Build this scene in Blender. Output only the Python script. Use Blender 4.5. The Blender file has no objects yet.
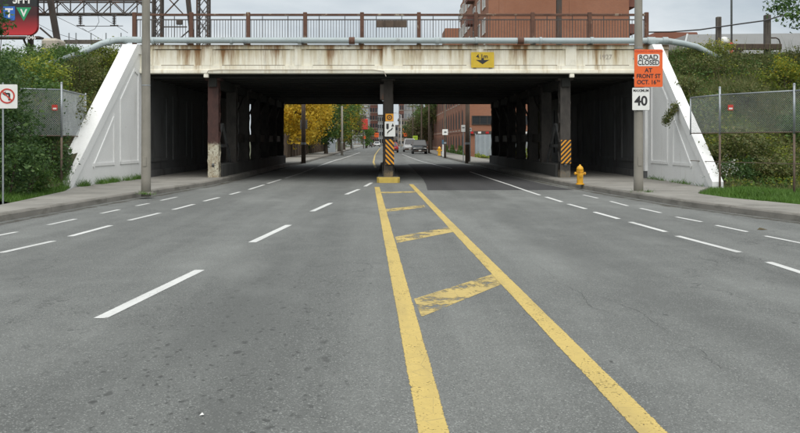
import bpy, math, random
import numpy as np
from mathutils import Vector, Matrix

R = math.radians
random.seed(7)
RNG = np.random.default_rng(7)
SC = bpy.context.scene
COL = SC.collection

# ------------------------------------------------------------------ camera
F, CX, HY, H = 850.0, 385.0, 141.0, 1.6     # focal length in photo pixels, vanishing point, horizon row, eye height
cam_d = bpy.data.cameras.new("camera")
cam_d.sensor_width = 36.0
cam_d.lens = 36.0 * F / 800.0
cam_d.shift_x = (400.0 - CX) / 800.0
cam_d.shift_y = -(216.5 - HY) / 800.0
cam_d.clip_start = 0.1
cam_d.clip_end = 3000.0
cam = bpy.data.objects.new("camera", cam_d)
cam.location = (0, 0, H)
cam.rotation_euler = (R(90), 0, 0)
COL.objects.link(cam)
SC.camera = cam

# ------------------------------------------------------------------ sky (overcast) and sun
SUN_DIR = Vector((0.06, -0.60, 1.05)).normalized()     # towards the sun: behind the camera, a little to the right
world = bpy.data.worlds.new("World")
SC.world = world
world.use_nodes = True
wn, wl = world.node_tree.nodes, world.node_tree.links
wn.clear()
w_out = wn.new("ShaderNodeOutputWorld")
w_bg = wn.new("ShaderNodeBackground")
w_bg.inputs["Strength"].default_value = 0.1
w_sky = wn.new("ShaderNodeTexSky")
w_sky.sky_type = 'NISHITA'
w_sky.sun_disc = False
w_sky.sun_elevation = math.asin(SUN_DIR.z)
w_sky.sun_rotation = math.atan2(SUN_DIR.x, SUN_DIR.y)
w_sky.dust_density = 3.0
w_tc = wn.new("ShaderNodeTexCoord")
w_map = wn.new("ShaderNodeMapping")
w_map.inputs["Scale"].default_value = (1.0, 1.0, 3.2)
w_noise = wn.new("ShaderNodeTexNoise")
w_noise.inputs["Scale"].default_value = 2.6
w_noise.inputs["Detail"].default_value = 7.0
w_noise.inputs["Roughness"].default_value = 0.55
w_noise.inputs["Distortion"].default_value = 0.3
w_ramp = wn.new("ShaderNodeValToRGB")
w_ramp.color_ramp.elements[0].position = 0.38
w_ramp.color_ramp.elements[0].color = (2.35, 2.66, 2.92, 1)
w_ramp.color_ramp.elements[1].position = 0.62
w_ramp.color_ramp.elements[1].color = (3.85, 4.05, 4.15, 1)
w_mix = wn.new("ShaderNodeMix")
w_mix.data_type = 'RGBA'
w_mix.inputs["Factor"].default_value = 0.93
wl.new(w_tc.outputs["Generated"], w_map.inputs["Vector"])
wl.new(w_map.outputs["Vector"], w_noise.inputs["Vector"])
wl.new(w_noise.outputs["Fac"], w_ramp.inputs["Fac"])
wl.new(w_sky.outputs["Color"], w_mix.inputs["A"])
wl.new(w_ramp.outputs["Color"], w_mix.inputs["B"])
wl.new(w_mix.outputs["Result"], w_bg.inputs["Color"])
wl.new(w_bg.outputs["Background"], w_out.inputs["Surface"])

sun_d = bpy.data.lights.new("sun", 'SUN')
sun_d.energy = 1.5
sun_d.angle = R(85)
sun_d.color = (1.0, 0.96, 0.90)
sun = bpy.data.objects.new("sun", sun_d)
sun.rotation_euler = SUN_DIR.to_track_quat('Z', 'Y').to_euler()
sun.location = (10, -20, 40)
COL.objects.link(sun)

SC.render.engine = 'CYCLES'
SC.cycles.max_bounces = 6
SC.cycles.transparent_max_bounces = 12
SC.view_settings.view_transform = 'Standard'
SC.view_settings.look = 'None'
SC.view_settings.exposure = 1.08
SC.view_settings.gamma = 1.0
SC.view_settings.use_curve_mapping = False

# ------------------------------------------------------------------ helpers
def ground(px, py, z=0.0):
    """photo pixel -> point of the ground at height z"""
    y = (H - z) * F / (py - HY)
    return ((px - CX) * y / F, y)

def at(px, py, y):
    """photo pixel -> point at a known distance y"""
    return Vector(((px - CX) * y / F, y, H + (HY - py) * y / F))

def link(o, parent=None):
    COL.objects.link(o)
    if parent is not None:
        o.parent = parent
    return o

def tag(o, label=None, cat=None, group=None, kind=None):
    if label: o["label"] = label
    if cat: o["category"] = cat
    if group: o["group"] = group
    if kind: o["kind"] = kind
    return o

def empty(name, loc=(0, 0, 0), rz=0.0, label=None, cat=None, group=None):
    o = bpy.data.objects.new(name, None)
    o.empty_display_size = 0.2
    o.location = loc
    o.rotation_euler = (0, 0, rz)
    COL.objects.link(o)
    return tag(o, label, cat, group)

class MB:
    """collects vertices and faces, builds ONE mesh object"""
    def __init__(self):
        self.v, self.f, self.m, self.mi = [], [], [], 0
    def add(self, vs, fs):
        b = len(self.v)
        self.v += [tuple(p) for p in vs]
        self.f += [tuple(b + i for i in f) for f in fs]
        self.m += [self.mi] * len(fs)
        return self
    def box(self, x0, x1, y0, y1, z0, z1):
        vs = [(x, y, z) for z in (z0, z1) for y in (y0, y1) for x in (x0, x1)]
        return self.add(vs, [(0, 2, 3, 1), (4, 5, 7, 6), (0, 1, 5, 4), (2, 6, 7, 3), (0, 4, 6, 2), (1, 3, 7, 5)])
    def cbox(self, c, s):
        return self.box(c[0]-s[0]/2, c[0]+s[0]/2, c[1]-s[1]/2, c[1]+s[1]/2, c[2]-s[2]/2, c[2]+s[2]/2)
    def chbox(self, x0, x1, y0, y1, z0, z1, b=0.02):
        """box with all edges chamfered"""
        vs, idx = [], {}
        for sz, z in ((-1, z0), (1, z1)):
            for sy, y in ((-1, y0), (1, y1)):
                for sx, x in ((-1, x0), (1, x1)):
                    for k in range(3):
                        d = [b if j != k else 0 for j in range(3)]
                        idx[(sx, sy, sz, k)] = len(vs)
                        vs.append((x - sx*d[0], y - sy*d[1], z - sz*d[2]))
        fs = []
        g = idx
        def face(keys): fs.append(tuple(g[k] for k in keys))
        for s in (-1, 1):
            face([(s,-1,-1,0),(s,1,-1,0),(s,1,1,0),(s,-1,1,0)])
            face([(-1,s,-1,1),(1,s,-1,1),(1,s,1,1),(-1,s,1,1)])
            face([(-1,-1,s,2),(1,-1,s,2),(1,1,s,2),(-1,1,s,2)])
            for t in (-1, 1):
                face([(s,t,-1,0),(s,t,1,0),(s,t,1,1),(s,t,-1,1)])
                face([(s,-1,t,0),(s,1,t,0),(s,1,t,2),(s,-1,t,2)])
                face([(-1,s,t,1),(1,s,t,1),(1,s,t,2),(-1,s,t,2)])
                for u in (-1, 1):
                    face([(s,t,u,0),(s,t,u,1),(s,t,u,2)])
        return self.add(vs, fs)
    def prism(self, pts, h0, h1, axis='z'):
        """polygon extruded along an axis. pts 2-D: axis z (x,y), y (x,z), x (y,z)"""
        n = len(pts)
        def mk(p, h):
            return {'z': (p[0], p[1], h), 'y': (p[0], h, p[1]), 'x': (h, p[0], p[1])}[axis]
        vs = [mk(p, h0) for p in pts] + [mk(p, h1) for p in pts]
        fs = [tuple(range(n))[::-1], tuple(range(n, 2*n))] + [(i, (i+1) % n, n+(i+1) % n, n+i) for i in range(n)]
        return self.add(vs, fs)
    def bar(self, a, b, w=0.05, h=None, up=(0, 0, 1)):
        """rectangular bar from a to b"""
        a, b = Vector(a), Vector(b)
        h = w if h is None else h
        d = (b - a).normalized()
        u = Vector(up)
        if abs(d.dot(u)) > 0.95: u = Vector((0, 1, 0))
        s = d.cross(u).normalized()
        t = s.cross(d).normalized()
        vs = []
        for p in (a, b):
            for i, j in ((-1, -1), (1, -1), (1, 1), (-1, 1)):
                vs.append(p + s*(i*w/2) + t*(j*h/2))
        return self.add(vs, [(3, 2, 1, 0), (4, 5, 6, 7), (0, 1, 5, 4), (1, 2, 6, 5), (2, 3, 7, 6), (3, 0, 4, 7)])
    def tube(self, pts, r, n=8, cap=True):
        pts = [Vector(p) for p in pts]
        rs = r if isinstance(r, (list, tuple)) else [r]*len(pts)
        b = len(self.v)
        prev = None
        for i, p in enumerate(pts):
            d = (pts[min(i+1, len(pts)-1)] - pts[max(i-1, 0)]).normalized()
            u = Vector((0, 0, 1)) if abs(d.z) < 0.9 else Vector((0, 1, 0))
            if prev is not None:
                s = prev - d*prev.dot(d)
                s = s.normalized() if s.length > 1e-4 else d.cross(u).normalized()
            else:
                s = d.cross(u).normalized()
            prev = s
            t = d.cross(s)
            for k in range(n):
                a = 2*math.pi*k/n
                self.v.append(tuple(p + (s*math.cos(a) + t*math.sin(a))*rs[i]))
        for i in range(len(pts)-1):
            for k in range(n):
                self.f.append((b+i*n+k, b+i*n+(k+1) % n, b+(i+1)*n+(k+1) % n, b+(i+1)*n+k)); self.m.append(self.mi)
        if cap:
            self.f.append(tuple(b+k for k in range(n))[::-1]); self.m.append(self.mi)
            e = b+(len(pts)-1)*n
            self.f.append(tuple(e+k for k in range(n))); self.m.append(self.mi)
        return self
    def lathe(self, prof, n=16, c=(0, 0, 0)):
        """prof: (radius, z) list"""
        return self.tube_rings([[(c[0]+r*math.cos(2*math.pi*k/n), c[1]+r*math.sin(2*math.pi*k/n), c[2]+z) for k in range(n)] for r, z in prof])
    def tube_rings(self, rings, cap=True):
        b, n = len(self.v), len(rings[0])
        for r in rings: self.v += [tuple(p) for p in r]
        for i in range(len(rings)-1):
            for k in range(n):
                self.f.append((b+i*n+k, b+i*n+(k+1) % n, b+(i+1)*n+(k+1) % n, b+(i+1)*n+k)); self.m.append(self.mi)
        if cap:
            self.f.append(tuple(b+k for k in range(n))[::-1]); self.m.append(self.mi)
            e = b+(len(rings)-1)*n
            self.f.append(tuple(e+k for k in range(n))); self.m.append(self.mi)
        return self
    def build(self, name, mats, parent=None, smooth=False):
        me = bpy.data.meshes.new(name)
        me.from_pydata(self.v, [], self.f)
        for m in (mats if isinstance(mats, (list, tuple)) else [mats]):
            me.materials.append(m)
        if self.mi: me.polygons.foreach_set("material_index", self.m)
        if smooth: me.polygons.foreach_set("use_smooth", [True]*len(self.f))
        me.update()
        o = bpy.data.objects.new(name, me)
        return link(o, parent)

def dup(o, parent=None, loc=None):
    c = o.copy()
    COL.objects.link(c)
    if parent is not None: c.parent = parent
    if loc is not None: c.location = loc
    return c

def dup_tree(o, loc, rz=None):
    r = dup(o, None, loc)
    if rz is not None: r.rotation_euler = (0, 0, rz)
    for ch in list(o.children):
        c = dup(ch, r)
        for g in list(ch.children):
            dup(g, c)
    return r

def text(s, size, loc, mat, parent=None, name="lettering", sx=1.0, rot=(R(90), 0, 0), depth=0.004, align='CENTER', bold=0.0):
    cu = bpy.data.curves.new(name, 'FONT')
    cu.body = s
    cu.size = size
    cu.align_x = align
    cu.align_y = 'CENTER'
    cu.extrude = depth/2
    cu.offset = bold
    tmp = bpy.data.objects.new("tmp", cu)
    COL.objects.link(tmp)
    dg = bpy.context.evaluated_depsgraph_get()
    dg.update()
    me = bpy.data.meshes.new_from_object(tmp.evaluated_get(dg))
    bpy.data.objects.remove(tmp)
    me.name = name
    me.materials.clear()
    me.materials.append(mat)
    o = bpy.data.objects.new(name, me)
    o.location = loc
    o.rotation_euler = rot
    o.scale = (sx, 1, 1)
    return link(o, parent)

# ------------------------------------------------------------------ materials
class NT:
    def __init__(self, name):
        self.mat = bpy.data.materials.new(name)
        self.mat.use_nodes = True
        self.t = self.mat.node_tree
        self.n = self.t.nodes
        self.p = self.n["Principled BSDF"]
        self.out = self.n["Material Output"]
        self.geo = self.n.new("ShaderNodeNewGeometry")
    def ln(self, a, b): self.t.links.new(a, b)
    def pos(self, scale=(1, 1, 1), loc=(0, 0, 0), obj=False):
        mp = self.n.new("ShaderNodeMapping")
        mp.inputs["Scale"].default_value = scale
        mp.inputs["Location"].default_value = loc
        if obj:
            tc = self.n.new("ShaderNodeTexCoord")
            self.ln(tc.outputs["Object"], mp.inputs["Vector"])
        else:
            self.ln(self.geo.outputs["Position"], mp.inputs["Vector"])
        return mp.outputs["Vector"]
    def noise(self, scale, detail=4, rough=0.6, vec=None, dist=0.0):
        n = self.n.new("ShaderNodeTexNoise")
        n.inputs["Scale"].default_value = scale
        n.inputs["Detail"].default_value = detail
        n.inputs["Roughness"].default_value = rough
        n.inputs["Distortion"].default_value = dist
        self.ln(vec if vec is not None else self.pos(), n.inputs["Vector"])
        return n.outputs["Fac"]
    def voro(self, scale, vec=None, feature='F1', out="Distance", rnd=1.0):
        n = self.n.new("ShaderNodeTexVoronoi")
        n.feature = feature
        n.inputs["Scale"].default_value = scale
        n.inputs["Randomness"].default_value = rnd
        self.ln(vec if vec is not None else self.pos(), n.inputs["Vector"])
        return n.outputs[out]
    def ramp(self, fac, lo, hi, c0=0.0, c1=1.0):
        n = self.n.new("ShaderNodeMapRange")
        n.inputs["From Min"].default_value = lo
        n.inputs["From Max"].default_value = hi
        n.inputs["To Min"].default_value = c0
        n.inputs["To Max"].default_value = c1
        self.ln(fac, n.inputs["Value"])
        return n.outputs["Result"]
    def math(self, op, a, b=None):
        n = self.n.new("ShaderNodeMath")
        n.operation = op
        for i, x in enumerate((a, b)):
            if x is None: continue
            if isinstance(x, (int, float)): n.inputs[i].default_value = x
            else: self.ln(x, n.inputs[i])
        return n.outputs[0]
    def mix(self, fac, a, b, mode='MIX'):
        n = self.n.new("ShaderNodeMix")
        n.data_type = 'RGBA'
        n.blend_type = mode
        n.clamp_factor = True
        for k, x in (("Factor", fac), ("A", a), ("B", b)):
            s = n.inputs[k] if k == "Factor" else [i for i in n.inputs if i.name == k and i.type == 'RGBA'][0]
            if k == "Factor": s = n.inputs[0]
            if isinstance(x, (int, float)): s.default_value = x
            elif isinstance(x, tuple): s.default_value = (*x, 1) if len(x) == 3 else x
            else: self.ln(x, s)
        return [o for o in n.outputs if o.type == 'RGBA'][0]
    def axis(self, k):
        n = self.n.new("ShaderNodeSeparateXYZ")
        self.ln(self.geo.outputs["Position"], n.inputs[0])
        return n.outputs[k]
    def bump(self, h, strength=0.3, dist=0.01):
        n = self.n.new("ShaderNodeBump")
        n.inputs["Strength"].default_value = strength
        n.inputs["Distance"].default_value = dist
        self.ln(h, n.inputs["Height"])
        self.ln(n.outputs["Normal"], self.p.inputs["Normal"])
    def done(self, color=None, rough=None, metal=None):
        if color is not None:
            if isinstance(color, tuple): self.p.inputs["Base Color"].default_value = (*color, 1)
            else: self.ln(color, self.p.inputs["Base Color"])
        if rough is not None:
            if isinstance(rough, (int, float)): self.p.inputs["Roughness"].default_value = rough
            else: self.ln(rough, self.p.inputs["Roughness"])
        if metal is not None: self.p.inputs["Metallic"].default_value = metal
        return self.mat

def weathered(name, c, var=0.18, scale=1.5, rough=0.8, metal=0.0, grain=40.0, stains=(), bump=0.15, dist=0.006):
    """base colour with blotches, grain and stain layers (colour, scale vector, lo, hi)"""
    t = NT(name)
    a = tuple(max(0, x*(1-var)) for x in c)
    b = tuple(min(1, x*(1+var)) for x in c)
    col = t.mix(t.ramp(t.noise(scale, 5), 0.3, 0.7), a, b)
    g = t.noise(grain, 3)
    col = t.mix(t.ramp(g, 0.25, 0.75, 0.0, 0.35), col, tuple(x*0.75 for x in c))
    for k, (sc_, sv, lo, hi) in enumerate(stains):
        n = t.noise(1.0, 5, 0.65, t.pos(sv, (3.7*k, 1.3*k, 0.7*k)))
        col = t.mix(t.ramp(n, lo, hi), col, sc_)
    if bump: t.bump(g, bump, dist)
    return t.done(col, rough, metal)

def foliage(name, cols, trans=0.35, var=0.35):
    t = NT(name)
    rnd = t.geo.outputs["Random Per Island"]
    rp = t.n.new("ShaderNodeValToRGB")
    els = rp.color_ramp.elements
    while len(els) < len(cols): els.new(0.5)
    for i, c in enumerate(cols):
        els[i].position = i/(max(1, len(cols)-1))
        els[i].color = (*c, 1)
    t.ln(rnd, rp.inputs["Fac"])
    nz = t.noise(0.9, 3)
    col = t.mix(t.ramp(nz, 0.3, 0.7), rp.outputs["Color"], tuple(x*(1-var) for x in cols[0]), 'MIX')
    col = t.mix(t.ramp(nz, 0.35, 0.7, 0.0, 0.6), rp.outputs["Color"], tuple(x*(1-var) for x in cols[0]))
    t.ln(col, t.p.inputs["Base Color"])
    t.p.inputs["Roughness"].default_value = 0.6
    tr = t.n.new("ShaderNodeBsdfTranslucent")
    t.ln(col, tr.inputs["Color"])
    ms = t.n.new("ShaderNodeMixShader")
    ms.inputs[0].default_value = trans
    t.ln(t.p.outputs[0], ms.inputs[1]); t.ln(tr.outputs[0], ms.inputs[2])
    t.ln(ms.outputs[0], t.out.inputs["Surface"])
    return t.mat

def plain(name, c, rough=0.5, metal=0.0, emit=None):
    t = NT(name)
    n = t.noise(14, 3)
    col = t.mix(t.ramp(n, 0.3, 0.75, 0.0, 0.25), c, tuple(x*0.7 for x in c))
    m = t.done(col, rough, metal)
    return m

def paint_marking(name, c, wear_lo, wear_hi, sc=9.0, dirt=0.3, edge=True):
    t = NT(name)
    n1 = t.noise(sc, 6, 0.7)
    n2 = t.noise(sc*7, 3, 0.6)
    n3 = t.noise(1.3, 3)
    col = t.mix(t.ramp(n1, 0.35, 0.75, 0.0, dirt), c, tuple(x*0.45 for x in c))
    k1, k2, k3 = (0.34, 0.48, 0.18) if edge else (0.6, 0.25, 0.15)
    v = t.math('ADD', t.math('MULTIPLY', n1, k1), t.math('ADD', t.math('MULTIPLY', n2, k2), t.math('MULTIPLY', n3, k3)))
    # traffic film: grey bands along the way of travel, fine cracks across the film
    film = t.noise(1.0, 4, 0.6, t.pos((3.0, 0.35, 1)))
    col = t.mix(t.ramp(film, 0.45, 0.72, 0.0, 0.45), col, tuple(0.35*x+0.05 for x in c))
    ck = t.voro(5.5, t.pos((1, 0.8, 1)), 'DISTANCE_TO_EDGE')
    ckm = t.math('MULTIPLY', t.ramp(ck, 0.0, 0.012, 1.0, 0.0), t.ramp(n3, 0.45, 0.6))
    col = t.mix(t.math('MULTIPLY', ckm, 0.6), col, (0.08, 0.08, 0.075))
    if edge:
        at_ = t.n.new("ShaderNodeAttribute"); at_.attribute_name = "edge"
        v = t.math('ADD', v, t.ramp(at_.outputs["Fac"], 0.0, 0.12, -0.17, 0.0))
    alpha = t.ramp(v, wear_lo, wear_hi)
    t.ln(alpha, t.p.inputs["Alpha"])
    return t.done(col, 0.7)

def dirt_film(name, c, lo, hi, sc):
    t = NT(name)
    v = t.math('ADD', t.math('MULTIPLY', t.noise(sc, 6, 0.7), 0.7), t.math('MULTIPLY', t.noise(0.7, 3), 0.3))
    at_ = t.n.new("ShaderNodeAttribute"); at_.attribute_name = "edge"
    v = t.math('ADD', v, t.ramp(at_.outputs["Fac"], 0.0, 0.9, -0.22, 0.06))
    t.ln(t.ramp(v, lo, hi, 0.0, 0.75), t.p.inputs["Alpha"])
    return t.done(t.mix(t.noise(30, 3), tuple(x*0.6 for x in c), tuple(x*1.5 for x in c)), 0.95)
M = {}
def asphalt(name, dark, light, spots=True):
    t = NT(name)
    big = t.noise(0.22, 4, 0.6)
    lanes = t.noise(1.0, 4, 0.6, t.pos((1.1, 0.05, 1)))
    mid = t.noise(1.6, 5, 0.65)
    col = t.mix(t.ramp(big, 0.3, 0.7), dark, light)
    col = t.mix(t.ramp(lanes, 0.38, 0.68, 0.0, 0.85), col, tuple(x*0.62 for x in dark))
    col = t.mix(t.ramp(mid, 0.45, 0.75, 0.0, 0.35), col, tuple(x*1.25 for x in light))
    # aggregate: pale and dark stones
    st = t.voro(120.0, out="Color")
    sep = t.n.new("ShaderNodeSeparateColor"); t.ln(st, sep.inputs[0])
    col = t.mix(t.ramp(sep.outputs[0], 0.80, 1.0, 0.0, 0.75), col, tuple(min(1, x*2.0) for x in light))
    col = t.mix(t.ramp(sep.outputs[1], 0.72, 0.95, 0.0, 0.75), col, tuple(x*0.5 for x in dark))
    fine = t.noise(160, 2, 0.7)
    col = t.mix(t.ramp(fine, 0.3, 0.7, 0.0, 0.5), col, tuple(x*0.6 for x in dark))
    # hairline cracks
    warp = t.n.new("ShaderNodeVectorMath"); warp.operation = 'ADD'
    nz = t.n.new("ShaderNodeTexNoise"); nz.inputs["Scale"].default_value = 2.2; nz.inputs["Detail"].default_value = 5
    t.ln(t.pos(), nz.inputs["Vector"])
    sc_ = t.n.new("ShaderNodeVectorMath"); sc_.operation = 'SCALE'; sc_.inputs["Scale"].default_value = 1.1
    t.ln(nz.outputs["Color"], sc_.inputs[0])
    t.ln(t.pos((1, 0.6, 1)), warp.inputs[0]); t.ln(sc_.outputs[0], warp.inputs[1])
    cr = t.voro(0.42, warp.outputs[0], 'DISTANCE_TO_EDGE')
    cm = t.math('MULTIPLY', t.ramp(cr, 0.0, 0.006, 1.0, 0.0), t.ramp(t.noise(0.35, 2), 0.46, 0.58))
    col = t.mix(t.math('MULTIPLY', cm, 0.75), col, tuple(x*0.3 for x in dark))
    if spots:
        # dark drip stains in the left lane near the camera
        x_, y_ = t.axis(0), t.axis(1)
        zone = t.math('MULTIPLY', t.ramp(t.math('ABSOLUTE', t.math('ADD', x_, 1.30)), 0.5, 1.4, 1.0, 0.0), t.ramp(y_, 7.5, 13.0, 1.0, 0.0))
        wv = t.n.new("ShaderNodeVectorMath"); wv.operation = 'ADD'
        ws = t.n.new("ShaderNodeVectorMath"); ws.operation = 'SCALE'; ws.inputs["Scale"].default_value = 0.10
        wz = t.n.new("ShaderNodeTexNoise"); wz.inputs["Scale"].default_value = 9.0; wz.inputs["Detail"].default_value = 4
        t.ln(t.pos(), wz.inputs["Vector"]); t.ln(wz.outputs["Color"], ws.inputs[0])
        t.ln(t.pos((1.0, 0.55, 1)), wv.inputs[0]); t.ln(ws.outputs[0], wv.inputs[1])
        for sc2, lo, hi, tl in ((6.5, 0.13, 0.21, 0.44), (13.0, 0.15, 0.24, 0.40)):
            sp = t.voro(sc2, wv.outputs[0], 'F1')
            thr = t.noise(2.3+sc2*0.1, 4)
            s_ = t.math('MULTIPLY', t.ramp(sp, lo, hi, 1.0, 0.0), t.math('MULTIPLY', zone, t.ramp(thr, tl, tl+0.07)))
            col = t.mix(t.math('MULTIPLY', s_, 0.8), col, tuple(x*0.22 for x in dark))
        wide = t.math('MULTIPLY', zone, t.ramp(t.noise(1.6, 4), 0.4, 0.7))
        col = t.mix(t.math('MULTIPLY', wide, 0.35), col, tuple(x*0.5 for x in dark))
        for xc, wd, am in ((-1.35, 0.75, 0.55), (-4.6, 0.9, 0.4), (2.7, 0.8, 0.5), (4.6, 0.6, 0.35)):
            bnd = t.ramp(t.math('ABSOLUTE', t.math('ADD', x_, -xc)), 0.1, wd, 1.0, 0.0)
            brk = t.ramp(t.noise(1.0, 4, 0.6, t.pos((0.8, 0.22, 1), (xc, 0, 0))), 0.38, 0.62)
            col = t.mix(t.math('MULTIPLY', t.math('MULTIPLY', bnd, brk), am), col, tuple(x*0.58 for x in dark))
        pale = t.ramp(t.noise(0.5, 5, 0.6, t.pos((1, 0.4, 1), (5, 2, 0))), 0.52, 0.72, 0.0, 0.35)
        col = t.mix(pale, col, tuple(x*1.35 for x in light))
        # sparse dark pits everywhere
        pit = t.voro(2.6, wv.outputs[0], 'F1')
        col = t.mix(t.math('MULTIPLY', t.ramp(pit, 0.035, 0.06, 1.0, 0.0), 0.8), col, tuple(x*0.3 for x in dark))
    t.bump(t.math('ADD', fine, sep.outputs[0]), 0.35, 0.004)
    return t.done(col, 0.88)

M['asphalt'] = asphalt("asphalt", (0.134, 0.141, 0.134), (0.196, 0.204, 0.193))
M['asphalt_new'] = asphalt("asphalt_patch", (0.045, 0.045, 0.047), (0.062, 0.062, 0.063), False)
M['gutter'] = dirt_film("gutter_grit", (0.075, 0.068, 0.052), 0.42, 0.62, 3.0)
M['crack'] = weathered("open_crack", (0.045, 0.046, 0.044), 0.2, 3, 0.95)
M['white_line'] = paint_marking("white_road_paint", (0.64, 0.65, 0.63), 0.30, 0.36, 9, 0.35)
M['white_worn'] = paint_marking("worn_white_road_paint", (0.56, 0.57, 0.56), 0.38, 0.50, 10, 0.5)
M['yellow_line'] = paint_marking("yellow_road_paint", (0.56, 0.42, 0.13), 0.385, 0.45, 8, 0.35)
M['yellow_worn'] = paint_marking("worn_yellow_road_paint", (0.54, 0.41, 0.14), 0.43, 0.51, 3.0, 0.35, False)
M['sidewalk'] = weathered("sidewalk_concrete", (0.245, 0.236, 0.212), 0.2, 0.8, 0.9, grain=60, bump=0.3,
                          stains=[((0.13, 0.125, 0.11), (0.9, 0.9, 1), 0.55, 0.75), ((0.09, 0.09, 0.07), (6, 6, 6), 0.64, 0.74)])
M['kerb'] = weathered("kerb_concrete", (0.20, 0.19, 0.168), 0.2, 1.2, 0.9, grain=50, bump=0.3,
                      stains=[((0.10, 0.095, 0.08), (1.5, 1.5, 5), 0.5, 0.72)])
M['white_wall'] = weathered("white_painted_concrete", (0.80, 0.81, 0.80), 0.04, 1.0, 0.75, grain=22, bump=0.25, dist=0.012,
                            stains=[((0.60, 0.60, 0.57), (2.6, 2.6, 0.40), 0.58, 0.76), ((0.33, 0.31, 0.27), (2.6, 2.6, 0.9), 0.68, 0.74),
                                    ((0.22, 0.20, 0.17), (6, 6, 3), 0.70, 0.735)])
M['shaded_wall'] = weathered("shade_darkened_concrete", (0.105, 0.108, 0.108), 0.12, 1.0, 0.8, grain=22, bump=0.25, dist=0.012,
                           stains=[((0.05, 0.05, 0.047), (1.4, 1.4, 0.5), 0.5, 0.7)])  # colour darkened to deepen the shade under the bridge

def fascia_mat():
    t = NT("fascia_concrete")
    z = t.axis(2)
    base = t.mix(t.ramp(t.noise(1.1, 5), 0.3, 0.7), (0.72, 0.68, 0.55), (0.86, 0.84, 0.74))
    # run-down streaks: fine across, long down
    st = t.noise(1.0, 6, 0.7, t.pos((4.2, 4.2, 0.22)))
    st2 = t.noise(1.0, 5, 0.65, t.pos((1.5, 1.5, 0.2), (4, 0, 2)))
    up = t.ramp(z, 4.25, 5.35, 0.0, 1.0)
    v = t.math('ADD', t.math('MULTIPLY', st, 0.75), t.math('MULTIPLY', up, 0.16))
    v = t.math('ADD', v, t.math('MULTIPLY', st2, 0.32))
    col = t.mix(t.ramp(v, 0.56, 0.78, 0.0, 0.85), base, (0.42, 0.31, 0.13))
    rust = t.math('ADD', t.math('MULTIPLY', st2, 0.7), t.math('ADD', t.math('MULTIPLY', st, 0.4), t.math('MULTIPLY', up, 0.16)))
    col = t.mix(t.ramp(rust, 0.67, 0.80, 0.0, 0.9), col, (0.20, 0.085, 0.025))
    gr = t.noise(1.0, 5, 0.7, t.pos((2.2, 2.2, 1.0), (9, 0, 0)))
    col = t.mix(t.ramp(gr, 0.56, 0.78, 0.0, 0.5), col, (0.33, 0.32, 0.26))
    top = t.math('ADD', t.ramp(z, 5.12, 5.34, 0.0, 0.35), t.math('MULTIPLY', t.noise(1.0, 5, 0.7, t.pos((3.0, 3.0, 1.5), (2, 0, 5))), 0.75))
    col = t.mix(t.ramp(top, 0.56, 0.74, 0.0, 0.8), col, (0.20, 0.10, 0.04))
    g = t.noise(30, 3)
    t.bump(g, 0.25, 0.01)
    return t.done(col, 0.82)
M['fascia'] = fascia_mat()
M['panel_shadow'] = weathered("panel_shadow_paint", (0.14, 0.12, 0.085), 0.3, 3, 0.9)  # painted shadow line at the edges of the fascia panels
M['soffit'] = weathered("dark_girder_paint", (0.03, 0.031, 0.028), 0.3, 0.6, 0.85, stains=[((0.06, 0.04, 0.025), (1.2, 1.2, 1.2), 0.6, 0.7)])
M['shaded_base'] = weathered("shade_darkened_base_concrete", (0.075, 0.075, 0.07), 0.25, 0.6, 0.9, stains=[((0.04, 0.04, 0.038), (1.1, 1.1, 0.4), 0.5, 0.7)])  # concrete tone lowered for the bridge interior's shade
M['dark_steel'] = weathered("dark_rusty_steel", (0.055, 0.045, 0.038), 0.3, 2.0, 0.75, stains=[((0.12, 0.055, 0.03), (2.5, 2.5, 0.8), 0.55, 0.7)])
M['rust_steel'] = weathered("rusty_painted_steel", (0.115, 0.055, 0.035), 0.3, 3.0, 0.8, stains=[((0.30, 0.25, 0.18), (3.5, 3.5, 2), 0.58, 0.68), ((0.06, 0.03, 0.02), (6, 6, 3), 0.6, 0.7)])
M['rail_steel'] = weathered("weathered_railing_steel", (0.105, 0.052, 0.034), 0.3, 3.0, 0.8, stains=[((0.36, 0.31, 0.23), (2.2, 2.2, 2.2), 0.56, 0.66)])
M['baluster'] = weathered("dull_baluster_steel", (0.075, 0.065, 0.06), 0.3, 4.0, 0.8)

def col_paint(name, split, upper, lower):
    """steel column painted pale below a height, rust red above (paint that ends at a line)"""
    t = NT(name)
    z = t.axis(2)
    n = t.noise(2.4, 5, 0.7, t.pos((1.5, 1.5, 0.8)))
    up = t.mix(t.ramp(n, 0.4, 0.65), upper, tuple(x*0.5 for x in upper))
    sp = t.noise(16, 4, 0.7)
    lo = t.mix(t.ramp(sp, 0.53, 0.62), lower, (0.14, 0.10, 0.07))
    lo = t.mix(t.ramp(n, 0.44, 0.66, 0.0, 0.8), lo, (0.24, 0.17, 0.09))
    edge = t.math('ADD', z, t.math('MULTIPLY', t.noise(7, 6, 0.75), 0.5))
    col = t.mix(t.ramp(edge, split-0.05, split+0.10), lo, up)
    t.bump(sp, 0.2, 0.004)
    return t.done(col, 0.75)
M['col_white_foot'] = col_paint("column_rust_over_white", 1.72, (0.07, 0.030, 0.024), (0.50, 0.48, 0.38))
M['col_plain'] = col_paint("column_dark_over_grey", 0.62, (0.06, 0.053, 0.046), (0.13, 0.125, 0.105))
M['col_mid'] = col_paint("column_dark_mid", 0.6, (0.035, 0.028, 0.022), (0.09, 0.075, 0.045))
M['pipe'] = weathered("pale_grey_pipe_paint", (0.36, 0.42, 0.43), 0.10, 1.2, 0.5, stains=[((0.22, 0.24, 0.23), (3, 3, 6), 0.6, 0.72), ((0.33, 0.25, 0.16), (5, 5, 5), 0.70, 0.75)], bump=0.05)
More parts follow.
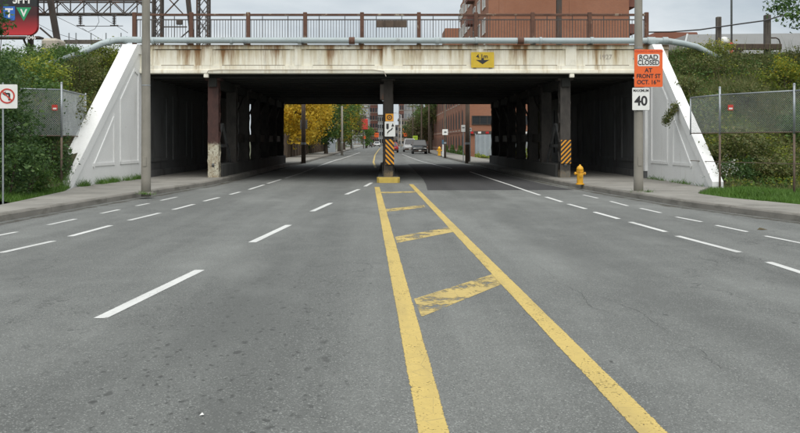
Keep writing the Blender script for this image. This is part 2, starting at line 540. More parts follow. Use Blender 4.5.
M['pole_concrete'] = weathered("pole_concrete", (0.255, 0.24, 0.205), 0.12, 2.0, 0.85, grain=70, stains=[((0.15, 0.145, 0.12), (4, 4, 0.4), 0.55, 0.75)])
M['galv'] = weathered("galvanised_steel", (0.34, 0.37, 0.39), 0.15, 4.0, 0.45, 0.5, bump=0.05)
M['galv_dark'] = weathered("dull_galvanised_wire", (0.46, 0.49, 0.50), 0.2, 4.0, 0.6, 0.3, bump=0)
M['rust_post'] = weathered("rusted_fence_post", (0.13, 0.095, 0.07), 0.3, 5.0, 0.8)
M['sign_orange'] = plain("orange_sign_sheet", (0.78, 0.125, 0.018), 0.45)
M['sign_white'] = weathered("white_sign_sheet", (0.76, 0.77, 0.74), 0.05, 5.0, 0.45, bump=0, stains=[((0.5, 0.48, 0.42), (5, 5, 3), 0.64, 0.76)])
M['sign_black'] = plain("black_sign_ink", (0.018, 0.018, 0.02), 0.5)
M['sign_red'] = plain("red_sign_ink", (0.52, 0.045, 0.03), 0.45)
M['sign_yellow'] = weathered("yellow_sign_sheet", (0.62, 0.43, 0.025), 0.10, 6.0, 0.5, bump=0)
M['sign_amber'] = weathered("amber_sign_sheet", (0.72, 0.31, 0.015), 0.10, 6.0, 0.5, bump=0)
M['sign_back'] = plain("sign_back_aluminium", (0.42, 0.43, 0.44), 0.4, 0.6)
M['hydrant'] = weathered("hydrant_yellow_paint", (0.70, 0.36, 0.015), 0.12, 6.0, 0.5, bump=0.08, stains=[((0.22, 0.11, 0.03), (7, 7, 4), 0.55, 0.68)])
M['yellow_kerb'] = weathered("yellow_painted_kerb", (0.52, 0.38, 0.08), 0.12, 4.0, 0.7, stains=[((0.22, 0.18, 0.10), (6, 6, 6), 0.58, 0.68)])
M['soil'] = weathered("soil", (0.075, 0.06, 0.038), 0.3, 0.8, 0.95, grain=25, bump=0.5, dist=0.03, stains=[((0.045, 0.06, 0.02), (0.6, 0.6, 0.6), 0.45, 0.65)])
M['ground'] = weathered("verge_ground", (0.10, 0.095, 0.06), 0.25, 0.15, 0.95, grain=8, bump=0.4, stains=[((0.05, 0.075, 0.025), (0.2, 0.2, 0.2), 0.45, 0.6)])
M['ballast'] = weathered("track_ballast", (0.14, 0.12, 0.10), 0.3, 1.0, 0.95, grain=12, bump=0.6, dist=0.05)
M['bark'] = weathered("bark", (0.075, 0.058, 0.042), 0.3, 6, 0.9, grain=30, bump=0.5, dist=0.02)
M['bark_pole'] = weathered("treated_pole_wood", (0.10, 0.072, 0.052), 0.25, 3, 0.85, stains=[((0.05, 0.036, 0.028), (8, 8, 0.3), 0.5, 0.65)])
M['old_wood'] = weathered("old_grey_wood", (0.12, 0.105, 0.09), 0.25, 4, 0.9, stains=[((0.055, 0.045, 0.038), (10, 10, 0.6), 0.48, 0.62)])
M['fence_wood'] = weathered("brown_fence_wood", (0.105, 0.075, 0.05), 0.3, 1.4, 0.9, stains=[((0.05, 0.036, 0.026), (4, 4, 0.4), 0.5, 0.65)])
M['glass'] = plain("dark_window_glass", (0.03, 0.034, 0.038), 0.12)
M['glass_dull'] = plain("recess_shade_glass", (0.022, 0.02, 0.02), 0.75)  # darkness of a deep window recess put into the flush pane's colour
M['glass_pale'] = plain("pale_curtained_glass", (0.28, 0.31, 0.33), 0.2)
M['tyre'] = plain("tyre_rubber", (0.02, 0.02, 0.02), 0.85)
M['chrome'] = plain("bright_metal", (0.5, 0.5, 0.5), 0.25, 0.9)
M['lamp_red'] = plain("red_lens", (0.5, 0.02, 0.02), 0.3)
M['lamp_clear'] = plain("clear_lens", (0.62, 0.62, 0.6), 0.2)
M['roof_grey'] = weathered("grey_metal_roof", (0.20, 0.205, 0.20), 0.08, 0.3, 0.7)
M['roof_red'] = weathered("red_brown_roof", (0.24, 0.10, 0.065), 0.15, 0.8, 0.85)
M['corrugated'] = weathered("pale_corrugated_sheet", (0.30, 0.34, 0.37), 0.12, 1.0, 0.6, stains=[((0.2, 0.19, 0.17), (1.4, 1.4, 0.6), 0.6, 0.75)])

def brick(name, c1, c2, mortar, scale=1.0):
    t = NT(name)
    sep = t.n.new("ShaderNodeSeparateXYZ"); t.ln(t.geo.outputs["Position"], sep.inputs[0])
    cmb = t.n.new("ShaderNodeCombineXYZ")
    t.ln(t.math('ADD', sep.outputs[0], sep.outputs[1]), cmb.inputs[0]); t.ln(sep.outputs[2], cmb.inputs[1])
    b = t.n.new("ShaderNodeTexBrick")
    b.inputs["Scale"].default_value = scale
    b.inputs["Color1"].default_value = (*c1, 1); b.inputs["Color2"].default_value = (*c2, 1)
    b.inputs["Mortar"].default_value = (*mortar, 1)
    b.inputs["Brick Width"].default_value = 0.22; b.inputs["Row Height"].default_value = 0.075; b.inputs["Mortar Size"].default_value = 0.010
    t.ln(cmb.outputs[0], b.inputs["Vector"])
    col = t.mix(t.ramp(t.noise(0.35, 5), 0.35, 0.7, 0.0, 0.5), b.outputs["Color"], tuple(x*0.62 for x in c1))
    return t.done(col, 0.9)
M['brick'] = brick("orange_red_brick", (0.33, 0.125, 0.062), (0.27, 0.10, 0.055), (0.27, 0.19, 0.14))
M['brick_dark'] = brick("dark_red_brick", (0.20, 0.07, 0.048), (0.16, 0.06, 0.045), (0.18, 0.13, 0.11))
M['brick_band'] = weathered("soldier_course_brick", (0.26, 0.11, 0.07), 0.15, 3, 0.9)
M['stone_trim'] = weathered("pale_stone_trim", (0.42, 0.38, 0.32), 0.12, 2, 0.85)
M['render_grey'] = weathered("grey_brown_cladding", (0.17, 0.15, 0.14), 0.12, 0.3, 0.85)
M['render_pale'] = weathered("pale_cladding", (0.42, 0.44, 0.44), 0.1, 0.3, 0.8)
M['render_tan'] = weathered("tan_cladding", (0.28, 0.22, 0.16), 0.12, 0.3, 0.85)

M['leaf_green'] = foliage("leaf_green", [(0.050, 0.115, 0.025), (0.094, 0.188, 0.037), (0.169, 0.281, 0.053)])
M['leaf_dark'] = foliage("leaf_dark_green", [(0.041, 0.094, 0.029), (0.074, 0.150, 0.041), (0.132, 0.216, 0.054)])
M['leaf_yellow'] = foliage("leaf_yellow_green", [(0.121, 0.191, 0.024), (0.241, 0.302, 0.037), (0.443, 0.443, 0.040)])
M['leaf_autumn'] = foliage("leaf_autumn_yellow", [(0.46, 0.36, 0.04), (0.74, 0.49, 0.04), (0.88, 0.58, 0.05), (0.50, 0.44, 0.06)], 0.5, 0.12)
M['leaf_olive'] = foliage("leaf_olive", [(0.066, 0.102, 0.026), (0.132, 0.168, 0.041), (0.204, 0.216, 0.060), (0.252, 0.216, 0.096)])
M['leaf_brown'] = foliage("leaf_brown", [(0.088, 0.074, 0.032), (0.158, 0.114, 0.052), (0.105, 0.105, 0.035)])
M['grass'] = foliage("grass_blades", [(0.061, 0.142, 0.016), (0.101, 0.216, 0.027), (0.149, 0.270, 0.041)], 0.3, 0.2)
M['dry_grass'] = foliage("dry_grass_blades", [(0.081, 0.132, 0.032), (0.149, 0.207, 0.052), (0.253, 0.253, 0.098), (0.322, 0.276, 0.138)], 0.3, 0.2)
M['flower_yellow'] = foliage("yellow_flower_heads", [(0.360, 0.300, 0.020), (0.500, 0.400, 0.030)], 0.3, 0.2)
M['flower_white'] = foliage("white_flower_heads", [(0.550, 0.550, 0.500), (0.700, 0.700, 0.660)], 0.3, 0.1)

# ------------------------------------------------------------------ foliage builders
def np_mesh(name, verts, quads, mats, parent=None, idx=None, tri=False):
    k = 3 if tri else 4
    me = bpy.data.meshes.new(name)
    nv, nf = len(verts), len(quads)
    me.vertices.add(nv); me.vertices.foreach_set("co", verts.astype(np.float32).ravel())
    me.loops.add(nf*k); me.loops.foreach_set("vertex_index", quads.astype(np.int32).ravel())
    me.polygons.add(nf)
    me.polygons.foreach_set("loop_start", np.arange(0, nf*k, k, dtype=np.int32))
    try: me.polygons.foreach_set("loop_total", np.full(nf, k, dtype=np.int32))
    except Exception: pass
    for m in mats: me.materials.append(m)
    if idx is not None: me.polygons.foreach_set("material_index", idx.astype(np.int32))
    me.update(calc_edges=True)
    me.validate()
    return link(bpy.data.objects.new(name, me), parent)

def unit(n):
    v = RNG.normal(size=(n, 3))
    return v/np.linalg.norm(v, axis=1, keepdims=True)

def leaf_arrays(c, size, droop=0.3, wide=0.5):
    """diamond leaves folded along the midrib, random poses"""
    n = len(c)
    d = unit(n); d[:, 2] = d[:, 2]*0.6 - droop*RNG.random(n)
    d /= np.linalg.norm(d, axis=1, keepdims=True)
    u = unit(n)
    s = np.cross(d, u); s /= np.linalg.norm(s, axis=1, keepdims=True)
    nn = np.cross(s, d)
    L = (size*RNG.uniform(0.45, 1.0, n)*(1+0.75*(RNG.random(n) < 0.25)))[:, None]
    W = L*wide
    v = np.stack([c - d*L*0.5, c + s*W*0.5 + nn*L*0.12 - d*L*0.05, c + d*L*0.5, c - s*W*0.5 + nn*L*0.12 - d*L*0.05], 1).reshape(-1, 3)
    q = np.arange(4*n).reshape(n, 4)
    return v, q

def clump_points(center, radii, n_clumps, per, cr, surface=0.6, rng=RNG):
    """points gathered in clumps spread through an ellipsoid"""
    d = unit(n_clumps)
    r = rng.random(n_clumps)**(0.33*(1-surface)+0.08)
    r = r*np.where(rng.random(n_clumps) < 0.16, rng.uniform(1.1, 1.38, n_clumps), 1.0)
    cc = np.array(center) + d*r[:, None]*np.array(radii)
    k = rng.uniform(0.55, 1.35, n_clumps)*cr
    cnt = np.maximum(3, (per*rng.uniform(0.5, 1.5, n_clumps))).astype(int)
    pts = np.repeat(cc, cnt, axis=0) + rng.normal(size=(cnt.sum(), 3))*np.repeat(k, cnt)[:, None]*np.array((0.55, 0.55, 0.42))
    return pts, cc

def blades(base, h, w, lean=0.35):
    n = len(base)
    a = RNG.uniform(0, 2*np.pi, n)
    s = np.stack([np.cos(a), np.sin(a), np.zeros(n)], 1)
    b = RNG.uniform(0, 2*np.pi, n)
    hh = (h*RNG.uniform(0.5, 1.3, n))[:, None]
    t = np.stack([np.cos(b)*lean, np.sin(b)*lean, np.ones(n)], 1)*RNG.uniform(0.6, 1.2, (n, 1))
    ww = (w*RNG.uniform(0.7, 1.3, n))[:, None]
    v = np.stack([base - s*ww*0.5, base + s*ww*0.5, base + t*hh], 1).reshape(-1, 3)
    return v, np.arange(3*n).reshape(n, 3)

def shrub(name, label, loc, radii, leafmat, leaf=0.10, clumps=60, per=60, cr=0.28, group=None, cat="shrub", stems=7, zc=None, wide=0.5, flowers=None):
    """loc: foot of the shrub; leaves gathered in clumps on real stems"""
    e = empty(name, loc, 0, label, cat, group)
    zc = radii[2]*0.95 if zc is None else zc
    pts, cc = clump_points((0, 0, zc), radii, clumps, per, cr)
    pts = pts[pts[:, 2] > 0.02]
    v, q = leaf_arrays(pts, leaf, wide=wide)
    np_mesh("foliage", v, q, [leafmat], e)
    mb = MB()
    for i in range(min(stems, len(cc))):
        p = cc[i]
        mb.tube([(random.uniform(-.12, .12), random.uniform(-.12, .12), -0.15), (p[0]*0.35, p[1]*0.35, p[2]*0.45), tuple(p)], [0.03, 0.02, 0.008], 5)
    mb.build("stem", M['bark'], e)
    if flowers is not None:
        f = cc[np.argsort(-cc[:, 2])][:max(8, clumps//2)]
        pf = np.repeat(f, 14, axis=0) + RNG.normal(size=(len(f)*14, 3))*np.array((0.16, 0.16, 0.12))
        v, q = leaf_arrays(pf, 0.06, wide=0.9)
        tag(np_mesh("flower_heads", v, q, [flowers], e), kind="stuff")
    return e

def tree(name, label, loc, height, trunk_h, radii, leafmats, leaf=0.25, clumps=120, per=60, cr=0.7, group=None, trunk_r=0.22, limbs=9, lean=(0, 0)):
    e = empty(name, loc, 0, label, "tree", group)
    zc = height - radii[2]
    pts, cc = clump_points((lean[0], lean[1], zc), radii, clumps, per, cr, 0.5)
    v, q = leaf_arrays(pts, leaf)
    # one leaf colour per clump for light and dark masses, with stray leaves
    idx = RNG.integers(0, len(leafmats), len(pts)) if len(leafmats) > 1 else np.zeros(len(pts))
    if len(leafmats) > 1:
        ph = (np.sin(pts[:, 0]*0.9+1.7)+np.cos(pts[:, 2]*1.1+0.4)+np.sin(pts[:, 1]*0.7) > 0.1).astype(int)
        idx = np.where(RNG.random(len(pts)) < 0.75, ph % len(leafmats), idx)
    np_mesh("crown", v, q, leafmats, e, idx)
    mb = MB()
    top = Vector((lean[0], lean[1], zc+radii[2]*0.4))
    m1 = Vector((lean[0]*0.3, lean[1]*0.3, trunk_h))
    mb.tube([(0, 0, -0.2), (0.02, 0, 0.4), tuple(m1), tuple((m1+top)/2+Vector((0.15, 0.1, 0))), tuple(top)], [trunk_r*1.35, trunk_r, trunk_r*0.8, trunk_r*0.5, trunk_r*0.15], 9)
    for i in range(min(limbs, len(cc))):
        p = Vector(cc[i*max(1, len(cc)//limbs) % len(cc)])
        s = m1.lerp(top, random.uniform(0.0, 0.6))
        mid = s.lerp(p, 0.5) + Vector((0, 0, 0.12*radii[2]))
        mb.tube([tuple(s), tuple(mid), tuple(p)], [trunk_r*0.42, trunk_r*0.25, trunk_r*0.07], 6)
    mb.build("trunk", M['bark'], e, True)
    return e
# ================================================================== SETTING: ground, road, sidewalks
def lerp_poly(poly, y):
    for (x0, y0), (x1, y1) in zip(poly, poly[1:]):
        if y0 <= y <= y1:
            return x0 + (x1-x0)*(y-y0)/(y1-y0)
    return poly[-1][0] if y > poly[-1][1] else poly[0][0]

KL = [(-9.6, -14), (-8.3, 8), (-7.6, 17), (-7.24, 21.6), (-6.3, 30.7), (-6.2, 56), (-5.78, 58.2), (-5.85, 90), (-6.4, 170), (-6.4, 330)]
BL = [(-12, -14), (-9.4, 8), (-8.7, 19.3), (-9.35, 25.6), (-9.75, 26.6), (-9.5, 33.0), (-9.5, 56.6), (-8.6, 58), (-8.6, 170), (-8.6, 330)]
KR = [(13.2, -14), (10.2, 8), (8.16, 17), (7.3, 20.7), (6.85, 25), (6.36, 30.9), (6.1, 40), (6.1, 56), (5.75, 60), (5.6, 80), (5.9, 170), (5.9, 330)]
BR = [(15, -14), (11.6, 12), (9.45, 19.4), (8.5, 22.9), (8.75, 24), (10.15, 26.6), (10.3, 33.0), (10.3, 56.6), (8.2, 58), (8.0, 85), (8.0, 330)]

mb = MB()
mb.add([(-1200, -60, -0.06), (1200, -60, -0.06), (1200, 1500, -0.06), (-1200, 1500, -0.06)], [(0, 1, 2, 3)])
tag(mb.build("ground", M['ground']), kind="structure")

ys = sorted(set([p[1] for p in KL] + [p[1] for p in KR]))
mb = MB()
vs = []
for y in ys:
    vs += [(lerp_poly(KL, y)-0.05, y, 0), (lerp_poly(KR, y)+0.05, y, 0)]
mb.add(vs, [(2*i, 2*i+1, 2*i+3, 2*i+2) for i in range(len(ys)-1)])
road = tag(mb.build("road", M['asphalt']), kind="structure")

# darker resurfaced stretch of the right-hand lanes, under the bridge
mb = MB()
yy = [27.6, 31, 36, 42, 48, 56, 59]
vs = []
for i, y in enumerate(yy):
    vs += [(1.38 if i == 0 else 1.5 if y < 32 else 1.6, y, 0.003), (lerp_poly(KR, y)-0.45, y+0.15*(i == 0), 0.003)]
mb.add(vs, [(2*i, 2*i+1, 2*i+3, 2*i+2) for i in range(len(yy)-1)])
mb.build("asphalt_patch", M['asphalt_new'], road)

def sheet(name, pts, mat, z=0.008, parent=road):
    m = MB()
    m.add([(x, y, z) for x, y in pts], [tuple(range(len(pts)))])
    return m.build(name, mat, parent)

def strip_mesh(name, pts, w, mat, z, jit=.003, col_w=(-1, 0, 1), parent=road):
    """flat ribbon along pts with an "edge" attribute (0 at the borders, 1 in the middle)"""
    vs, ed = [], []
    for i, q in enumerate(pts):
        d = (pts[min(i+1, len(pts)-1)] - pts[max(i-1, 0)]).normalized()
        n = Vector((d.y, -d.x, 0))
        end = i in (0, len(pts)-1)
        for c in col_w:
            p = q + n*(c*w/2 + (random.uniform(-jit, jit) if c else 0))
            vs.append((p.x, p.y, z)); ed.append(0.0 if (c in (-1, 1) or end) else 1.0)
    m = MB(); k = len(col_w)
    m.add(vs, [(k*i+j, k*i+j+1, k*(i+1)+j+1, k*(i+1)+j) for i in range(len(pts)-1) for j in range(k-1)])
    o = m.build(name, mat, parent)
    o.data.attributes.new("edge", 'FLOAT', 'POINT').data.foreach_set("value", ed)
    return o

def stripe(name, pix, w, mat, z=0.0035, step=0.35, jit=.003):
    """painted line through photo points laid on the road"""
    p = [Vector((*ground(*q), 0)) for q in pix]
    f = []
    for a, b in zip(p, p[1:]):
        n = max(2, int((b-a).length/step))
        for k in range(n): f.append(a.lerp(b, k/n))
    f.append(p[-1])
    # short end pieces so that the worn border also runs across the ends
    f = [f[0], f[0].lerp(f[1], .15)] + f[1:-1] + [f[-1].lerp(f[-2], .15), f[-1]]
    return strip_mesh(name, f, w, mat, z, jit)

W = M['white_line']
for a, b in [((100, 318.5), (200, 270)), ((252, 242.5), (289, 225)), ((312, 211.5), (331, 203)), ((346, 194.5), (359, 189.3)), ((365, 186.5), (371.5, 182.8))]:
    stripe("lane_dash", [a, b], 0.125, W)
for a, b in [((-40, 262), (-10, 255.5)), ((0, 253), (54, 241)), ((70, 236.5), (111, 225.5)), ((129, 220.5), (160, 213)), ((173, 209.8), (194, 204.3)), ((204, 201.3), (219, 197.5)),
             ((230, 194.6), (240, 192)), ((249, 189.6), (264, 184.8)), ((267.6, 183.6), (281, 179.5))]:
    stripe("lane_dash", [a, b], 0.11, W)
for a, b in [((-30, 241), (17, 232)), ((48, 225), (76, 219)), ((101, 213.5), (119.5, 209.6)), ((136, 206), (149, 203.4)), ((161, 200.6), (177, 197))]:
    stripe("lane_dash", [a, b], 0.09, W)
for a, b in [((546, 197), (562, 202)), ((568, 204), (586, 209)), ((594, 212), (619, 219)), ((630, 222), (666, 232)), ((677, 236), (740, 252.5)), ((768, 262), (815, 277))]:
    stripe("lane_dash", [a, b], 0.115, W)
for a, b in [((583, 195), (598, 198.3)), ((610, 201.3), (628, 206)), ((640, 208.3), (661, 213)), ((676, 217), (702, 222)), ((716, 225.3), (748, 232)), ((765, 236), (815, 246))]:
    stripe("lane_dash", [a, b], 0.09, W)
stripe("edge_line", [(540, 195.3), (525, 190.3), (510, 185), (490, 178.5), (470, 171.8)], 0.10, W)
stripe("edge_line", [(452, 168.5), (436, 165), (420, 161), (409, 157), (402, 154)], 0.12, M['white_worn'])
stripe("edge_line", [(318, 166.3), (332, 161.4), (347, 157), (360, 152.5)], 0.12, W)
stripe("edge_line", [(285, 178.3), (300, 173.6), (314, 168)], 0.10, M['white_worn'])
stripe("center_line", [(377, 187), (434, 433), (463.5, 560)], 0.18, M['yellow_line'])
stripe("center_line", [(411, 184.3), (653, 433), (738, 520.4)], 0.17, M['yellow_line'])
stripe("center_line", [(375.5, 168), (373.5, 162), (375, 155), (378.5, 150), (381, 147.5)], 0.14, M['yellow_line'])
for q in ([(414, 299), (495, 273.5), (505, 283), (421.5, 317)], [(395, 237), (451, 227), (453.5, 232), (397, 243)],
          [(386, 209), (424, 205), (425, 207.3), (386.5, 212)], [(380.5, 192), (415, 191.3), (416, 192.6), (381, 193.4)]):
    sheet("hatch_bar", [ground(*p) for p in q], M['yellow_worn'], 0.0026)
sheet("paint_scuff", [ground(*p) for p in ((369, 249.6), (386, 249.2), (386.5, 250.6), (369, 251))], M['white_worn'], 0.006)
sheet("paint_scuff", [ground(*p) for p in ((405, 203.2), (410, 202.8), (410, 204), (405, 204.4))], M['white_worn'], 0.006)
# grit along both gutters, open cracks in the surface
for K, sgn in ((KL, 1), (KR, -1)):
    yy = [12+i*0.8 for i in range(58)]
    strip_mesh("gutter_grit", [Vector((lerp_poly(K, y)+sgn*0.24, y, 0)) for y in yy], 0.55, M['gutter'], 0.0025, 0.05)
def crack(pix, w=.0026):
    p = [Vector((*ground(*q), 0)) for q in pix]; f = []
    for a, b in zip(p, p[1:]):
        n = max(4, int((b-a).length/.06))
        for k in range(n): f.append(a.lerp(b, k/n)+Vector((random.gauss(0, .014), random.gauss(0, .014), 0)))
    strip_mesh("crack", f, w, M['crack'], 0.002, w*.3)
for q in ([(560, 283), (580, 292), (589, 306), (622, 318)], [(600, 297), (640, 312), (668, 331)], [(655, 338), (700, 350), (726, 372)], [(505, 262), (540, 266), (556, 279)],
          [(300, 255), (345, 262), (392, 259)], [(64, 290), (120, 283), (150, 288)], [(520, 214), (580, 219), (640, 233)], [(700, 240), (745, 262), (800, 280)]):
    crack(q)
# a dropped scrap and a small pebble or two
mb = MB(); p = ground(202, 416); mb.add([(p[0]-.016, p[1], .004), (p[0]+.014, p[1]-.01, .012), (p[0]+.004, p[1]+.02, .006), (p[0], p[1]+.006, .02)], [(0, 1, 3), (1, 2, 3), (2, 0, 3), (0, 2, 1)])
tag(mb.build("paper_scrap", M['sign_white']), "tiny white scrap of paper lying on the near left lane", "litter")
mb = MB(); p = ground(762, 230); mb.add([(p[0]-.09, p[1], .006), (p[0]+.09, p[1]-.03, .012), (p[0]+.04, p[1]+.10, .008), (p[0]-.02, p[1]+.05, .04)], [(0, 1, 3), (1, 2, 3), (2, 0, 3), (0, 2, 1)])
tag(mb.build("dead_leaf", M['leaf_brown']), "small brown leaf lying on the road near right kerb", "leaf")

def sidewalk(name, K, B, side):
    m = MB()
    yy = sorted(set([p[1] for p in K] + [p[1] for p in B]))
    vs = []
    for y in yy:
        k, b = lerp_poly(K, y), lerp_poly(B, y)
        vs += [(k-side*0.0+side*0.03, y, -0.02), (k+side*0.03, y, 0.125), (b+side*0.02, y, 0.125), (b+side*0.02, y, -0.05)]
    fs = []
    for i in range(len(yy)-1):
        for j in range(3): fs.append((4*i+j, 4*i+j+1, 4*i+j+5, 4*i+j+4))
    m.add(vs, fs)
    base = tag(m.build(name, M['kerb']), kind="structure")
    # slabs and kerb stones
    cuts = [10 + 1.5*i for i in range(int((62-10)/1.5)+1)] + [62+i*6.0 for i in range(1, 18)]
    for y0, y1 in zip(cuts, cuts[1:]):
        g = 0.008
        a, b = y0+g, y1-g
        k0, k1, b0, b1 = lerp_poly(K, a), lerp_poly(K, b), lerp_poly(B, a), lerp_poly(B, b)
        dz = random.uniform(-.004, .005)
        m = MB(); m.prism([(k0+side*0.19, a), (b0, a), (b1, b), (k1+side*0.19, b)], 0.10, 0.15+dz)
        m.build("paving_slab", M['sidewalk'], base)
    cuts = [10 + 3.0*i for i in range(18)] + [67, 76, 88, 104, 130, 170]
    for y0, y1 in zip(cuts, cuts[1:]):
        a, b = y0+0.006, y1-0.006
        n = 3
        m = MB(); rings = []
        for i in range(n+1):
            y = a+(b-a)*i/n
            k = lerp_poly(K, y)
            rings.append([(k, y, -0.02), (k+side*0.012, y, 0.12), (k+side*0.045, y, 0.154), (k+side*0.18, y, 0.156), (k+side*0.18, y, -0.02)])
        m.tube_rings(rings)
        m.build("kerb_stone", M['kerb'], base)
    return base
sidewalk("sidewalk_left", KL, BL, -1)
sidewalk("sidewalk_right", KR, BR, 1)

# embankments left and right of the bridge
def smooth(t): t = max(0.0, min(1.0, t)); return t*t*(3-2*t)
def bank_h(x, y):
    yb = 26.6 if x > 0 else 25.8
    if x < -12: yb = 24.5
    f = max(0.0, min(1.0, (y-yb)/(33.6-yb)))
    z = 0.08 + 4.85*f
    if y > 57: z = 0.08 + 4.85*max(0.0, 1-(y-57)/6.0)
    z += 0.07*math.sin(x*1.7+y*0.9) + 0.06*math.sin(x*0.8-y*2.1)
    return z
def bank(name, x0, x1):
    nx, y0, y1, ny = 44, 14.0, 66.0, 80
    vs, fs = [], []
    for j in range(ny+1):
        for i in range(nx+1):
            x, y = x0+(x1-x0)*(i/nx), y0+(y1-y0)*j/ny
            if y < 33:
                lim = lerp_poly(BL, y)-0.03 if x1 < 0 else lerp_poly(BR, y)+0.03
                x = min(x, lim) if x1 < 0 else max(x, lim)
            vs.append((x, y, bank_h(x, y)))
    for j in range(ny):
        for i in range(nx):
            a = j*(nx+1)+i
            fs.append((a, a+1, a+nx+2, a+nx+1))
    m = MB(); m.add(vs, fs)
    return tag(m.build(name, M['soil'], smooth=True), kind="structure")
bank("embankment_left", -48, -9.95)
bank("embankment_right", 10.45, 52)

# ================================================================== RAILWAY BRIDGE
BY = 33.0
S = F/BY
def fx(px): return (px-CX)/S
XL, XR = -9.5, 10.3
bridge = empty("railway_bridge", (0, BY, 0), 0, "wide concrete railway bridge with rust-streaked pale fascia over the road", "bridge")
bridge.location = (0, 0, 0)
mb = MB()
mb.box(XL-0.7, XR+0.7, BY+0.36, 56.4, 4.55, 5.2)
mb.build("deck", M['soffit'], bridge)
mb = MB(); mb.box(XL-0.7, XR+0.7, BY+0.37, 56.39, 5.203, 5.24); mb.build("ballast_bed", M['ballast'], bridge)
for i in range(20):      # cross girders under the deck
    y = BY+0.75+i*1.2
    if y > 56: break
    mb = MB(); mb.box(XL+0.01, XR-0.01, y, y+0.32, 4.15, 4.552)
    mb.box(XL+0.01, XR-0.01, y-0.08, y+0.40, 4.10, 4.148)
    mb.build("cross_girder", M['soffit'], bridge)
# fascia: core, bands, pilasters
mb = MB()
mb.box(XL-0.72, XR+0.72, BY+0.07, BY+0.36, 4.26, 5.30)
fa = mb.build("fascia", M['fascia'], bridge)
mb = MB(); mb.box(XL-0.72, XR+0.72, BY+0.0, BY+0.40, 5.17, 5.335); mb.build("coping_band", M['fascia'], fa)
mb = MB(); mb.box(XL-0.72, XR+0.72, BY+0.012, BY+0.34, 4.36, 4.53); mb.build("lower_band", M['fascia'], fa)
mb = MB(); mb.chbox(XL-0.72, XR+0.72, BY-0.05, BY+0.38, 4.22, 4.362, 0.02); mb.build("bottom_lip", M['fascia'], fa)
for px, w in ((146, .5), (207, .42), (298, .26), (388, .42), (480, .26), (571, .42), (643, .6)):
    mb = MB(); x = fx(px); mb.box(x-w/2, x+w/2, BY+0.004, BY+0.3, 4.532, 5.168); mb.build("pilaster", M['fascia'], fa)
pl = [146, 207, 298, 388, 480, 571, 643]
for a, b in zip(pl, pl[1:]):      # recessed panels; dark strips draw the shadow lines along the bands
    xa, xb = fx(a)+0.32, fx(b)-0.32
    mb = MB()
    mb.box(xa, xb, BY+0.062, BY+0.068, 5.145, 5.168)
    mb.box(xa+0.25, xb-0.2, BY+0.062, BY+0.068, 4.533, 4.556)
    mb.build("panel_shadow_strip", M['panel_shadow'], fa)
text("1927", 0.26, (fx(606), BY+0.066, 4.86), M['stone_trim'], fa, "date_figures", depth=0.02)
mb = MB(); mb.box(XL-0.72, XR+0.72, 56.41, 56.75, 4.05, 5.33); mb.build("rear_fascia", M['soffit'], bridge)
# conduit strapped under the left half
mb = MB()
mb.tube([(fx(207), BY-0.09, 4.2), (fx(209), BY-0.09, 4.33), (fx(222), BY-0.09, 4.36), (fx(372), BY-0.09, 4.36), (fx(384), BY-0.09, 4.30), (fx(386), BY-0.09, 4.1)], 0.016, 6)
mb.build("conduit", M['stone_trim'], bridge)
for px in (206, 572):
    mb = MB(); x = fx(px); mb.chbox(x-.09, x+.09, BY-0.03, BY+.15, 4.06, 4.219, .02)
    mb.build("drain_spout", M['fascia'], bridge)

# abutments with raised panel mouldings
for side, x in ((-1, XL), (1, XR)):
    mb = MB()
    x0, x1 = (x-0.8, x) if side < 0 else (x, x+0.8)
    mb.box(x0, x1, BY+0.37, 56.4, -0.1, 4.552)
    ab = mb.build("abutment_wall", M['shaded_wall'], bridge)
    s = -side
    for k in range(6):
        ya = BY+1.3+k*3.7
        yb = ya+2.7
        mb = MB()
        xi, xo = sorted((x-s*0.01, x+s*0.045))
        t_ = 0.14
        mb.box(xi, xo, ya, ya+t_, 0.75, 3.6); mb.box(xi, xo, yb-t_, yb, 0.75, 3.6)
        mb.box(xi, xo-0.001, ya+t_, yb-t_, 0.75, 0.75+t_); mb.box(xi, xo-0.001, ya+t_, yb-t_, 3.6-t_, 3.6)
        mb.build("panel_moulding", M['shaded_wall'], ab)
    mb = MB(); xi, xo = sorted((x-s*0.01, x+s*0.12)); mb.box(xi, xo, BY+0.38, 56.3, -0.1, 0.42); mb.build("plinth", M['shaded_wall'], ab)
    mb = MB(); xi, xo = sorted((x-s*0.02, x+s*0.10)); mb.box(xi, xo, BY+0.36, BY+0.95, 0.421, 4.2); mb.build("corner_pier", M['white_wall'], ab)

